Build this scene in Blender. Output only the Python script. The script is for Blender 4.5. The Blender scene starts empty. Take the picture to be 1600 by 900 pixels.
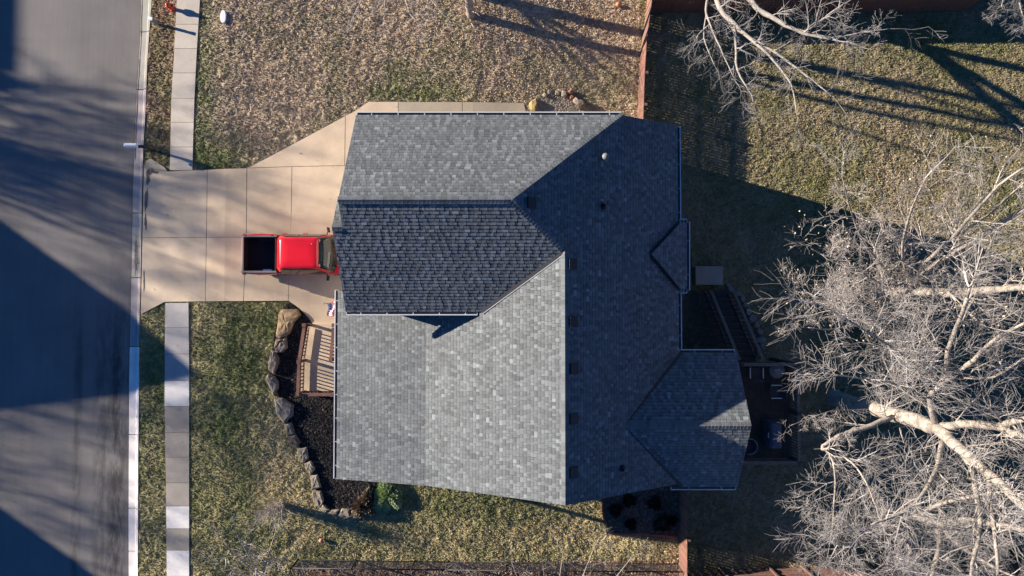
import bpy, bmesh, math, random
import numpy as np
from mathutils import Vector, Matrix
random.seed(7); RNG = np.random.default_rng(11)
scn = bpy.context.scene
# ------------------------------------------------------------------ camera
H = 35.0; F = 1070.0; TILT = math.radians(1.65)
cam_d = bpy.data.cameras.new('camera'); cam = bpy.data.objects.new('camera', cam_d)
scn.collection.objects.link(cam); scn.camera = cam
cam_d.sensor_width = 36.0; cam_d.lens = 36.0*F/1600.0
cam.location = (0, 0, H); cam.rotation_euler = (TILT, 0, 0)
cam_d.clip_end = 3000; cam_d.clip_start = 0.5
# ------------------------------------------------------------------ light
SUN_EL = 15.3; SUN_AZ = 16.0     # shadows run to +x and slightly to -y
w = bpy.data.worlds.new("World"); scn.world = w; w.use_nodes = True
wn = w.node_tree; bg = wn.nodes['Background']
sky = wn.nodes.new('ShaderNodeTexSky'); sky.sky_type = 'NISHITA'; sky.sun_disc = False
sky.sun_elevation = math.radians(SUN_EL)
ca, sa = math.cos(math.radians(SUN_AZ)), math.sin(math.radians(SUN_AZ))
to_sun = Vector((-ca*math.cos(math.radians(SUN_EL)), sa*math.cos(math.radians(SUN_EL)), math.sin(math.radians(SUN_EL))))
sky.sun_rotation = math.atan2(to_sun.x, to_sun.y)
sky.ozone_density = 7.0; sky.dust_density = 0.3; sky.air_density = 1.0
wb = wn.nodes.new('ShaderNodeMix'); wb.data_type = 'RGBA'; wb.blend_type = 'MULTIPLY'; wb.inputs[0].default_value = 1
wb.inputs[7].default_value = (.52, 1.13, 1.58, 1)      # cool white balance of the open sky light
wn.links.new(sky.outputs[0], wb.inputs[6]); wn.links.new(wb.outputs[2], bg.inputs[0]); bg.inputs[1].default_value = 0.032
sd = bpy.data.lights.new('sun', 'SUN'); sd.energy = 5.0; sd.angle = math.radians(0.53); sd.color = (1.0, 0.885, 0.755)
so = bpy.data.objects.new('sun', sd); scn.collection.objects.link(so)
so.rotation_euler = to_sun.to_track_quat('Z', 'Y').to_euler(); so.location = (-60, 20, 30)
scn.view_settings.view_transform = 'Standard'; scn.view_settings.look = 'None'
scn.view_settings.exposure = 1.48; scn.view_settings.gamma = 1.0
scn.cycles.max_bounces = 5; scn.cycles.diffuse_bounces = 3

# ------------------------------------------------------------------ terrain and measuring helpers
TX = np.array([-500, -19.55, -19.0, -14.5, -9.5, -2.0, 4.0, 500.]); TZ = np.array([0, 0, .09, .45, .45, .40, 0, 0.])
def g(x): return float(np.interp(x, TX, TZ))
_s, _c = math.sin(TILT), math.cos(TILT)
def U(px, py, z=0.0):
    """photo point on the horizontal plane at height z"""
    a = (px-800)/F; b = (450-py)/F
    d = (a, _s+b*_c, -_c+b*_s); k = (z-H)/d[2]
    return Vector((d[0]*k, d[1]*k, z))
def G(px, py, dz=0.0):
    z = 0
    for _ in range(6):
        p = U(px, py, z); z = g(p.x)+dz
    return Vector((p.x, p.y, z))
def XYp(X, Y, Z=0.):
    d = Y*_s+(H-Z)*_c; u = Y*_c-(H-Z)*_s
    return 800+F*X/d, 450-F*u/d

# ------------------------------------------------------------------ object helpers
COL = scn.collection
def tag(o, label=None, cat=None, group=None, kind=None):
    if label: o['label'] = label
    if cat: o['category'] = cat
    if group: o['group'] = group
    if kind: o['kind'] = kind
    return o
def empty(name, loc=(0, 0, 0), rz=0, label=None, cat=None, group=None):
    o = bpy.data.objects.new(name, None); COL.objects.link(o)
    o.location = loc; o.rotation_euler = (0, 0, rz); o.empty_display_size = .3
    return tag(o, label, cat, group)
def rot_z(a): return Matrix.Rotation(a, 4, 'Z')
class MB:
    def __init__(s): s.v = []; s.f = []; s.c = []; s.cur = (1, 1, 1); s.sm = []; s.smooth = False
    def vert(s, p): s.v.append(tuple(p)); return len(s.v)-1
    def face(s, idx): s.f.append(tuple(idx)); s.c.append(s.cur); s.sm.append(s.smooth)
    def poly(s, pts): s.face([s.vert(p) for p in pts])
    def box(s, c, size, rz=0, M=None):
        hx, hy, hz = size[0]/2, size[1]/2, size[2]/2
        if M is None: M = Matrix.Translation(Vector(c)) @ rot_z(rz)
        b = len(s.v)
        for z in (-hz, hz):
            for x, y in ((-hx, -hy), (hx, -hy), (hx, hy), (-hx, hy)): s.v.append(tuple(M @ Vector((x, y, z))))
        for q in ((0, 3, 2, 1), (4, 5, 6, 7), (0, 1, 5, 4), (1, 2, 6, 5), (2, 3, 7, 6), (3, 0, 4, 7)): s.face([b+i for i in q])
    def beam(s, a, b, wd, ht):
        a = Vector(a); b = Vector(b); d = b-a; L = d.length
        if L < 1e-6: return
        x = d/L; up = Vector((0, 0, 1))
        if abs(x.z) > .95: up = Vector((0, 1, 0))
        y = up.cross(x).normalized(); z = x.cross(y)
        M = Matrix((x, y, z)).transposed().to_4x4(); M.translation = (a+b)/2
        s.box(None, (L, wd, ht), M=M)
    def tube(s, pts, rad, n=6, cap=True):
        pts = [Vector(p) for p in pts]
        if not hasattr(rad, '__len__'): rad = [rad]*len(pts)
        prev = None; ref = None; sm0 = s.smooth; s.smooth = n > 3
        for i, p in enumerate(pts):
            d = (pts[min(i+1, len(pts)-1)]-pts[max(i-1, 0)])
            d = d.normalized() if d.length > 1e-9 else Vector((0, 0, 1))
            if ref is None: ref = d.orthogonal().normalized()
            ref = (ref-d*ref.dot(d)); ref = ref.normalized() if ref.length > 1e-6 else d.orthogonal().normalized()
            q = d.cross(ref); ring = []
            for k in range(n):
                t = 2*math.pi*k/n; ring.append(s.vert(p+(ref*math.cos(t)+q*math.sin(t))*rad[i]))
            if prev:
                for k in range(n): s.face((prev[k], prev[(k+1) % n], ring[(k+1) % n], ring[k]))
            elif cap and n > 3: s.face(ring[::-1])
            prev = ring
        if cap and n > 3: s.face(prev)
        s.smooth = sm0
    def lathe(s, prof, c=(0, 0, 0), n=16, M=None):
        M = M or Matrix.Translation(Vector(c)); sm0 = s.smooth; s.smooth = True; prev = None
        for r, z in prof:
            ring = [s.vert(M @ Vector((max(r, 1e-4)*math.cos(2*math.pi*k/n), max(r, 1e-4)*math.sin(2*math.pi*k/n), z))) for k in range(n)]
            if prev:
                for k in range(n): s.face((prev[k], prev[(k+1) % n], ring[(k+1) % n], ring[k]))
            prev = ring
        s.smooth = sm0
    def loft(s, rings, closed=True, caps=True):
        prev = None
        for r in rings:
            ids = [s.vert(p) for p in r]; n = len(ids)
            if prev:
                for k in range(n if closed else n-1): s.face((prev[k], prev[(k+1) % n], ids[(k+1) % n], ids[k]))
            elif caps: s.face(ids[::-1])
            prev = ids
        if caps: s.face(prev)
    def extr(s, pts, thick):       # closed slab: pts = top outline, thickness downwards
        pts = [Vector(p) for p in pts]; n = len(pts)
        a = sum((pts[i].x*pts[(i+1) % n].y-pts[(i+1) % n].x*pts[i].y) for i in range(n))
        if a < 0: pts = pts[::-1]
        t = [s.vert(p) for p in pts]; b = [s.vert(p-Vector((0, 0, thick))) for p in pts]
        s.face(t); s.face(b[::-1])
        for i in range(n): s.face((t[i], b[i], b[(i+1) % n], t[(i+1) % n]))
    def build(s, name, mat, parent=None, bevel=0, seg=2, smooth=False, fixn=False):
        me = bpy.data.meshes.new(name); me.from_pydata(s.v, [], s.f)
        me.polygons.foreach_set('use_smooth', [bool(smooth or q) for q in s.sm])
        if True:
            at = me.color_attributes.new('Col', 'FLOAT_COLOR', 'CORNER')
            tot = np.array([len(f) for f in s.f]); cc = np.repeat(np.array([c+(1,) for c in s.c], dtype=np.float32), tot, axis=0)
            at.data.foreach_set('color', cc.ravel())
        if fixn:
            bm = bmesh.new(); bm.from_mesh(me); bmesh.ops.remove_doubles(bm, verts=bm.verts, dist=1e-4)
            bmesh.ops.recalc_face_normals(bm, faces=bm.faces); bm.to_mesh(me); bm.free()
        me.materials.append(mat); o = bpy.data.objects.new(name, me); COL.objects.link(o)
        if parent is not None: o.parent = parent
        if bevel:
            m = o.modifiers.new('bevel', 'BEVEL'); m.width = bevel; m.segments = seg; m.limit_method = 'ANGLE'
        return o
def np_mesh(name, verts, faces, mat, col=None, parent=None, smooth=False):
    """verts (n,3), faces (m,k) of equal size k; col (n,3) per vertex"""
    me = bpy.data.meshes.new(name); n = len(verts); m, k = faces.shape
    me.vertices.add(n); me.vertices.foreach_set('co', np.ascontiguousarray(verts, dtype=np.float32).ravel())
    me.loops.add(m*k); me.loops.foreach_set('vertex_index', np.ascontiguousarray(faces, dtype=np.int32).ravel())
    me.polygons.add(m); me.polygons.foreach_set('loop_start', np.arange(0, m*k, k, dtype=np.int32))
    me.polygons.foreach_set('use_smooth', np.full(m, smooth))
    me.update(calc_edges=True)
    if col is not None:
        at = me.color_attributes.new('Col', 'FLOAT_COLOR', 'POINT')
        at.data.foreach_set('color', np.concatenate([col, np.ones((n, 1))], 1).astype(np.float32).ravel())
    me.materials.append(mat); o = bpy.data.objects.new(name, me); COL.objects.link(o)
    if parent is not None: o.parent = parent
    return o
def kids(o): return [c for c in COL.objects if c.parent == o]
def copy_tree(o, parent=None):
    c = o.copy(); COL.objects.link(c)
    if parent is not None: c.parent = parent
    for ch in kids(o): copy_tree(ch, c)
    return c

# ------------------------------------------------------------------ materials
def mat(name, col, rough=.8, var=.15, scale=6, bump=0., bscale=40, metal=0, spec=.5, attr=False, coat=0, detail=6, col2=None):
    m = bpy.data.materials.new(name); m.use_nodes = True; nt = m.node_tree; N = nt.nodes; L = nt.links
    b = N['Principled BSDF']; b.inputs['Roughness'].default_value = rough; b.inputs['Metallic'].default_value = metal
    b.inputs['Specular IOR Level'].default_value = spec
    if coat: b.inputs['Coat Weight'].default_value = coat; b.inputs['Coat Roughness'].default_value = .08
    tc = N.new('ShaderNodeTexCoord'); ns = N.new('ShaderNodeTexNoise'); ns.inputs['Scale'].default_value = scale
    ns.inputs['Detail'].default_value = detail; ns.inputs['Roughness'].default_value = .65
    L.new(tc.outputs['Object'], ns.inputs['Vector'])
    rp = N.new('ShaderNodeValToRGB'); rp.color_ramp.elements[0].position = .32; rp.color_ramp.elements[1].position = .68
    c1 = [c*(1-var) for c in col]; c2 = col2 or [min(1, c*(1+var)) for c in col]
    rp.color_ramp.elements[0].color = (*c1, 1); rp.color_ramp.elements[1].color = (*c2, 1)
    L.new(ns.outputs['Fac'], rp.inputs[0]); out = rp.outputs[0]
    if attr:
        at = N.new('ShaderNodeAttribute'); at.attribute_name = 'Col'
        mx = N.new('ShaderNodeMix'); mx.data_type = 'RGBA'; mx.blend_type = 'MULTIPLY'; mx.inputs[0].default_value = 1
        L.new(out, mx.inputs[6]); L.new(at.outputs['Color'], mx.inputs[7]); out = mx.outputs[2]
    L.new(out, b.inputs['Base Color'])
    if bump:
        n2 = N.new('ShaderNodeTexNoise'); n2.inputs['Scale'].default_value = bscale; n2.inputs['Detail'].default_value = 5
        L.new(tc.outputs['Object'], n2.inputs['Vector']); bp = N.new('ShaderNodeBump'); bp.inputs['Strength'].default_value = bump
        bp.inputs['Distance'].default_value = .02; L.new(n2.outputs['Fac'], bp.inputs['Height']); L.new(bp.outputs[0], b.inputs['Normal'])
    return m
M = {}
M['shingle'] = mat('shingle', (1.52, 1.52, 1.52), .75, .13, 1.6, .7, 90, attr=True, spec=.35)
M['concrete'] = mat('concrete', (.62, .49, .345), .9, .12, .8, .25, 60, attr=True, spec=.2)
M['walk'] = mat('walk_concrete', (.46, .415, .365), .9, .10, 1.6, .25, 60, attr=True, spec=.2)
M['joint'] = mat('joint', (.16, .13, .10), .95, .3, 8)
M['trim'] = mat('white_metal', (.56, .57, .58), .45, .05, 3)
M['gutter'] = mat('gutter_inside', (.12, .125, .13), .6, .2, 6)
M['siding'] = mat('siding', (.38, .36, .32), .8, .06, 2)
M['glass'] = mat('window_glass', (.02, .025, .03), .08, .05, 2, spec=.6)
M['darkmetal'] = mat('dark_metal', (.014, .015, .018), .6, .2, 8)
M['cedar'] = mat('cedar', (.185, .115, .085), .85, .22, 5, .4, 30, attr=True)
M['redwood'] = mat('redwood', (.17, .072, .045), .8, .2, 6, .3, 40)
M['darkwood'] = mat('dark_wood', (.048, .038, .032), .8, .25, 6, .3, 40)
M['rock'] = mat('rock', (.235, .205, .17), .9, .35, 3.5, .9, 14, attr=True, detail=9)
M['mulch'] = mat('mulch', (.022, .018, .016), .95, .5, 25, .9, 60, attr=True)
M['bark'] = mat('bark', (.31, .27, .225), .9, .38, 3.5, 1.0, 16)
M['barkdark'] = mat('bark_grey', (.30, .26, .22), .9, .3, 5, .8, 18)
M['twigpale'] = mat('twig_pale', (.46, .42, .38), .9, .15, 3, attr=True)
M['twig'] = mat('twig', (.25, .235, .225), .9, .15, 3, attr=True)
M['twigbrown'] = mat('twig_brown', (.30, .26, .24), .9, .15, 3, attr=True)
M['leaf'] = mat('dry_leaf', (.42, .33, .23), .9, .35, 9)
M['green'] = mat('juniper', (.17, .26, .075), .8, .3, 5, attr=True)
M['dry'] = mat('dry_stalk', (.42, .27, .14), .9, .3, 8)
M['dirt'] = mat('dirt', (.13, .10, .075), .95, .3, 4, .8, 40)
M['red'] = mat('red_paint', (.62, .008, .018), .28, .04, 2, coat=.8)
M['rail'] = mat('grey_plastic', (.14, .14, .145), .6, .08, 5)
M['black'] = mat('black_plastic', (.007, .0075, .009), .7, .2, 8)
M['rubber'] = mat('rubber', (.02, .02, .02), .85, .15, 9)
M['chrome'] = mat('silver', (.6, .6, .62), .25, .04, 4, metal=1)
M['lamp_red'] = mat('lamp_red', (.35, .01, .01), .25, .05, 4)
M['tglass'] = mat('tinted_glass', (.018, .024, .02), .06, .05, 4, spec=.7)
M['dash'] = mat('dash', (.045, .05, .042), .7, .1, 4)
M['white'] = mat('white_paint', (.78, .79, .8), .5, .04, 4)
M['hydrant'] = mat('orange_paint', (.55, .07, .03), .45, .15, 6)
M['pedestal'] = mat('green_grey', (.16, .22, .19), .55, .1, 6)
M['blueflag'] = mat('flag_blue', (.02, .035, .14), .8, .1, 5)
M['redflag'] = mat('flag_red', (.55, .02, .03), .8, .1, 5)
M['whiteflag'] = mat('flag_white', (.75, .75, .75), .8, .05, 5)
M['cover'] = mat('blue_cover', (.035, .06, .10), .6, .2, 5)
M['seat'] = mat('mesh_seat', (.05, .05, .055), .8, .1, 8)
M['tabletop'] = mat('table_glass', (.10, .11, .12), .3, .08, 5)
M['gravel'] = mat('gravel', (.36, .31, .26), .95, .3, 30, .8, 50, attr=True)
M['grass'] = mat('grass', (1, 1, 1), .95, .12, 30, .0, 60, attr=True, spec=.1)
M['blade'] = mat('grass_blade', (1, 1, 1), .9, .1, 20, attr=True, spec=.15)
M['brick'] = mat('brick_edging', (.30, .10, .06), .9, .25, 8, .4, 40)
M['roof_far'] = mat('far_roof', (.13, .13, .135), .9, .15, 4)

# road: worn grey pavement with fine lengthwise streaks and darker worn band near the gutter
def road_mat():
    m = bpy.data.materials.new('road'); m.use_nodes = True; nt = m.node_tree; N = nt.nodes; L = nt.links
    b = N['Principled BSDF']; b.inputs['Roughness'].default_value = .9; b.inputs['Specular IOR Level'].default_value = .2
    tc = N.new('ShaderNodeTexCoord'); sp = N.new('ShaderNodeSeparateXYZ'); L.new(tc.outputs['Object'], sp.inputs[0])
    def noise(sx, sy, sc, det=6, r=.6):
        mp = N.new('ShaderNodeMapping'); mp.inputs['Scale'].default_value = (sx, sy, 1); L.new(tc.outputs['Object'], mp.inputs[0])
        n = N.new('ShaderNodeTexNoise'); n.inputs['Scale'].default_value = sc; n.inputs['Detail'].default_value = det; n.inputs['Roughness'].default_value = r
        L.new(mp.outputs[0], n.inputs['Vector']); return n.outputs['Fac']
    def rng(src, a, b_, c, d):
        r = N.new('ShaderNodeMapRange'); L.new(src, r.inputs[0])
        for i, v in enumerate((a, b_, c, d)): r.inputs[i+1].default_value = v
        return r.outputs[0]
    def mul(a, b_):
        q = N.new('ShaderNodeMath'); q.operation = 'MULTIPLY'; L.new(a, q.inputs[0])
        if isinstance(b_, float): q.inputs[1].default_value = b_
        else: L.new(b_, q.inputs[1])
        return q.outputs[0]
    streak = rng(noise(1, .05, 5, 5), .3, .7, .95, 1.05)
    blot = rng(noise(1, 1, .35, 5), .3, .7, .86, 1.12)
    fine = rng(noise(1, 1, 40, 3, .7), .3, .7, .90, 1.10)
    v = mul(mul(streak, blot), fine)
    # worn dark tracks: |x - x0| bands broken up by noise
    br = noise(1, .22, 2.2, 7, .75)
    for x0, wd, lo in ((-20.05, .72, .40), (-20.9, .5, .62), (-22.1, .32, .62)):
        q = N.new('ShaderNodeMath'); q.operation = 'ABSOLUTE'; s_ = N.new('ShaderNodeMath'); s_.operation = 'SUBTRACT'
        L.new(sp.outputs[0], s_.inputs[0]); s_.inputs[1].default_value = x0; L.new(s_.outputs[0], q.inputs[0])
        band = rng(q.outputs[0], wd*.3, wd, 1, 0); yb = rng(sp.outputs[1], 1.0, -2.5, .12, 1)
        k = mul(mul(band, yb), rng(br, .40, .56, 0, 1)); f = N.new('ShaderNodeMath'); f.operation = 'MULTIPLY_ADD'
        L.new(k, f.inputs[0]); f.inputs[1].default_value = lo-1; f.inputs[2].default_value = 1; v = mul(v, f.outputs[0])
    sp_ = rng(noise(1, .5, 9, 3, .8), .69, .74, 1, .62); v = mul(v, sp_)
    cm = N.new('ShaderNodeMix'); cm.data_type = 'RGBA'; cm.blend_type = 'MULTIPLY'; cm.inputs[0].default_value = 1
    cm.inputs[6].default_value = (.198, .186, .172, 1); L.new(v, cm.inputs[7]); L.new(cm.outputs[2], b.inputs['Base Color'])
    bp = N.new('ShaderNodeBump'); bp.inputs['Strength'].default_value = .3; bp.inputs['Distance'].default_value = .01
    L.new(noise(1, 1, 60, 4), bp.inputs['Height']); L.new(bp.outputs[0], b.inputs['Normal'])
    return m
M['road'] = road_mat()

# ------------------------------------------------------------------ numpy noise
def vnoise(x, y, seed=0):
    def h(i, j):
        n = (i.astype(np.int64)*374761393+j.astype(np.int64)*668265263+seed*2147483647+1013904223) & 0x7fffffff
        n = ((n ^ (n >> 13))*1274126177) & 0x7fffffff
        return ((n ^ (n >> 16)) & 0xffff)/65535.
    xi = np.floor(x); yi = np.floor(y); fx = x-xi; fy = y-yi
    fx = fx*fx*(3-2*fx); fy = fy*fy*(3-2*fy)
    return (h(xi, yi)*(1-fx)+h(xi+1, yi)*fx)*(1-fy)+(h(xi, yi+1)*(1-fx)+h(xi+1, yi+1)*fx)*fy
def fbm(x, y, o=4, seed=0):
    r = 0; a = .5; t = 0
    for k in range(o):
        r = r+a*vnoise(x*2**k+k*17.3, y*2**k-k*9.1, seed+k); t += a; a *= .55
    return r/t
def inpoly(x, y, poly):
    c = np.zeros(x.shape, bool); n = len(poly)
    for i in range(n):
        x0, y0 = poly[i][:2]; x1, y1 = poly[(i+1) % n][:2]
        k = ((y0 > y) != (y1 > y)) & (x < (x1-x0)*(y-y0)/((y1-y0) or 1e-9)+x0); c ^= k
    return c

# ------------------------------------------------------------------ outlines of the hard surfaces (measured on the photograph, laid on the terrain)
gut_l = [(221, -60), (219, 0), (218, 60), (213, 135), (209, 233), (207, 300), (205, 400), (203, 500), (201, 600), (200, 750), (200, 960)]
cur_r = [(243, -60), (239, 0), (236, 40), (232, 100), (229, 180), (226, 230), (224, 300), (222, 430), (220, 500), (219, 600), (218, 700), (217, 960)]
def at_y(line, y):
    ys = [p[1] for p in line]; xs = [p[0] for p in line]; return float(np.interp(y, ys, xs))
sw_l = [(281, -60), (277, 0), (273, 80), (268, 160), (267, 230), (266, 268), (259, 474), (258, 560), (258, 640), (260, 760), (262, 960)]
sw_r = [(317, -60), (313, 0), (308, 80), (304, 160), (301, 267), (295, 474), (296, 560), (296, 960)]
drive = [(228, 262), (238, 257), (262, 268), (388, 263), (470, 219), (553, 175), (576, 159), (700, 159.5), (818, 161), (823, 178), (823, 230), (640, 240), (640, 520),
         (527, 512), (489, 507), (482, 496), (468, 482), (452, 470), (258, 472), (222, 492), (223, 400), (224, 300)]
bed = [(452, 472), (438, 486), (430, 520), (425, 560), (433, 610), (447, 650), (466, 690), (483, 735), (495, 770), (508, 794), (530, 803), (566, 803), (585, 788), (590, 750),
       (640, 720), (640, 520), (489, 507), (482, 496), (468, 482)]
bed_s = [(941, 780), (942, 806), (958, 834), (1059, 838), (1061, 745), (900, 745)]
W = lambda poly: [G(*p) for p in poly]
drive_w, bed_w, bed_s_w = W(drive), W(bed), W(bed_s)

def sheet(name, mt, rings, dz, thick=None, level=False, parent=None, kind='structure', cuts=TX[1:-1], colors=None):
    """flat polygons draped on the terrain; each ring is a px outline"""
    bm = bmesh.new(); lay = bm.loops.layers.float_color.new('Col') if colors else None
    for i, r in enumerate(rings):
        pts = [G(*p) for p in r]; vs = [bm.verts.new((p.x, p.y, 0)) for p in pts]
        f = bm.faces.new(vs)
        if f.normal.z < 0 or f.calc_area() and (f.normal_update() or f.normal.z < 0): f.normal_flip()
        if lay:
            for l in f.loops: l[lay] = (*colors[i], 1)
    bmesh.ops.triangulate(bm, faces=bm.faces[:])
    for x in cuts:
        bmesh.ops.bisect_plane(bm, geom=bm.verts[:]+bm.edges[:]+bm.faces[:], plane_co=(x, 0, 0), plane_no=(1, 0, 0))
    for v in bm.verts: v.co.z = (0 if level else g(v.co.x))+dz
    if thick:
        r = bmesh.ops.extrude_face_region(bm, geom=bm.faces[:])
        for v in r['geom']:
            if isinstance(v, bmesh.types.BMVert): v.co.z -= thick
        bmesh.ops.recalc_face_normals(bm, faces=bm.faces[:])
    me = bpy.data.meshes.new(name); bm.to_mesh(me); bm.free(); me.materials.append(mt)
    o = bpy.data.objects.new(name, me); COL.objects.link(o)
    if parent is not None: o.parent = parent
    if kind: o['kind'] = kind
    return o

# far ground out to the horizon
mb = MB(); R0 = 1500
mb.poly([(-R0, -R0, -.08), (R0, -R0, -.08), (R0, R0, -.08), (-R0, R0, -.08)])
M['farground'] = mat('far_ground', (.14, .12, .07), .95, .25, .05)
tag(mb.build('ground', M['farground']), kind='structure')
# road sheet
rl = [(-700, -900), (-700, 1800)]
road_ring = [(-700, -600)] + [(at_y(gut_l, y)+.5, y) for y in (-600, -60, 0, 60, 135, 233, 300, 400, 500, 600, 750, 960, 1500)] + [(-700, 1500)]
sheet('road', M['road'], [road_ring], .0, .05, level=True)
# crack line and gutter joint
cr = [(at_y(gut_l, y)+random.uniform(-.5, .5), y) for y in range(-40, 260, 12)]
mb = MB()
for i in range(len(cr)-1):
    if cr[i][1] < 130: pa, pb = U(cr[i][0]+1, cr[i][1], .03), U(cr[i+1][0]+1, cr[i+1][1], .03)
    else: pa, pb = U(cr[i][0]+.5, cr[i][1], .03), U(cr[i+1][0]+.5, cr[i+1][1], .03)
    mb.beam(pa, pb, random.uniform(.02, .06), .006)
tag(mb.build('road_crack', M['joint']), kind='structure')
# kerb and gutter: profile swept along the road, in cast lengths
def kerb():
    joints = [-60, 50, 140, 231, 333, 434, 541.5, 679, 794, 861, 960]
    mb = MB(); prof = [(0.0, .004), (.70, .03), (.80, .11), (1.0, .13), (1.0, -.1), (0, -.1)]
    for a, b in zip(joints[:-1], joints[1:]):
        new = a > 540
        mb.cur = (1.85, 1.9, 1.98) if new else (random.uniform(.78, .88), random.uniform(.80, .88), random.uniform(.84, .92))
        ys = [a+.6, *[y for y in range(int(a/25)*25+25, int(b), 25) if a+2 < y < b-2], b-.6]; rings = []
        for y in ys:
            p0 = U(at_y(gut_l, y), y); p1 = U(at_y(cur_r, y), y)
            rings.append([(p0.x+(p1.x-p0.x)*t, p0.y, z) for t, z in prof])
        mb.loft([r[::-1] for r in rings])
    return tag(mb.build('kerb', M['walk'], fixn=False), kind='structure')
kerb()
mb = MB()
for y in range(-60, 940, 20):
    for a, b in ((-1.2, 0),): mb.beam(U(at_y(gut_l, y)+.2, y, .004), U(at_y(gut_l, y+20)+.2, y+20, .004), .03, .012)
tag(mb.build('gutter_joint', M['joint']), kind='structure')

# sidewalk slabs
def sidewalk():
    top = [-38, 0, 38.5, 76.5, 114.5, 154, 191.5, 230, 266.5]; bot = [473, 512, 553, 594.5, 634.5, 675.5, 714, 754, 790.5, 825.5, 859.5, 900, 940]
    rings = []; cols = []
    for js in (top, bot):
        for a, b in zip(js[:-1], js[1:]):
            a2, b2 = a+.35, b-.35
            rings.append([(at_y(sw_l, a2), a2), (at_y(sw_r, a2), a2), (at_y(sw_r, b2), b2), (at_y(sw_l, b2), b2)])
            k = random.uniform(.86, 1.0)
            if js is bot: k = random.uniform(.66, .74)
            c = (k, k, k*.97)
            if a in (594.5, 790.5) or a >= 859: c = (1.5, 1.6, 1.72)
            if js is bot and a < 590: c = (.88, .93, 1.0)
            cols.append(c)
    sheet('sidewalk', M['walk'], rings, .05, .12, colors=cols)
    sheet('sidewalk_bed', M['joint'], [[(at_y(sw_l, y)+.3, y) for y in (-50, 0, 80, 160, 230, 266)]+[(at_y(sw_r, y)-.3, y) for y in (266, 160, 80, 0, -50)],
                                       [(at_y(sw_l, y)+.3, y) for y in (474, 560, 640, 760, 950)]+[(at_y(sw_r, y)-.3, y) for y in (950, 640, 560, 474)]], .036)
sidewalk()
# driveway: slabs with sawn joints over a dark bed
def driveway():
    sheet('driveway_bed', M['joint'], [drive], .034)
    rows = []
    def q(*p): rows.append(list(p))
    A = lambda y: at_y(cur_r, y)+.6
    q((A(262), 263), (262, 268.5), (324.2, 265.6), (322.8, 370.6), (A(371), 371.2))
    q((325, 265.5), (385.8, 263.2), (385, 370.2), (323.7, 370.6))
    q((A(371), 371.9), (322.8, 371.3), (321, 470.8), (258, 471.5), (A(490), 491))
    q((323.6, 371.3), (385, 370.9), (380.5, 470.3), (321.8, 470.8))
    q((386.8, 263.3), (456.3, 261), (455, 340), (450.5, 469.9), (381.4, 470.3), (385.9, 370.5))
    q((457.2, 261), (640, 257.5), (640, 330), (640, 372), (454, 372), (456, 330))
    q((454, 372.7), (640, 372.7), (640, 519), (527, 511.5), (489.5, 506.5), (482, 495.5), (468, 481.5), (452, 470), (451.4, 470))
    q((389, 262.4), (470, 219.5), (539.5, 182), (538.5, 258.6), (457, 260.2))
    q((540.4, 181.5), (553, 175.2), (576, 159.5), (622, 159.6), (622, 230), (640, 256.8), (539.5, 258.7))
    q((622.8, 159.6), (722, 160), (722, 228), (640, 230), (623, 200))
    q((722.8, 160), (818, 161.4), (822.5, 178), (822.5, 228), (722.8, 228))
    q((230, 251), (236, 248), (258, 262), (262, 268), (A(262), 262.6))
    cols = []
    for i in range(len(rows)):
        k = random.uniform(.95, 1.04)
        cols.append((k, k, k*random.uniform(.97, 1.02)))
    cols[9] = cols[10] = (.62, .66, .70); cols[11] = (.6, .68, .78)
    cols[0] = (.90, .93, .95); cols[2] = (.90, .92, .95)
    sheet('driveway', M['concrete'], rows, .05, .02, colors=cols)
    mb = MB()     # tar coloured patches at the crumbled apron edge, and stains
    for cx, cy, rx, ry, s_ in ((231, 276, 3.4, 15, 1), (235, 268, 6, 5, 2), (243, 269, 6, 3, 3), (228.5, 312, 3.2, 20, 4), (227.5, 345, 2, 14, 5), (225, 440, 1.2, 20, 6), (214, 385, 3.4, 1, 7), (213, 398, 3.3, 36, 8)):
        rr = random.Random(s_); pts = []
        for k in range(18):
            t = 2*math.pi*k/18; q_ = rr.uniform(.6, 1.15); pts.append(G(cx+rx*q_*math.cos(t), cy+ry*q_*math.sin(t), .056 if cx > 222 else .05))
        mb.poly(pts[::-1])
    tag(mb.build('asphalt_patch', mat('patch', (.10, .095, .09), .95, .3, 7, .5, 60)), kind='structure')
driveway()

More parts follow.
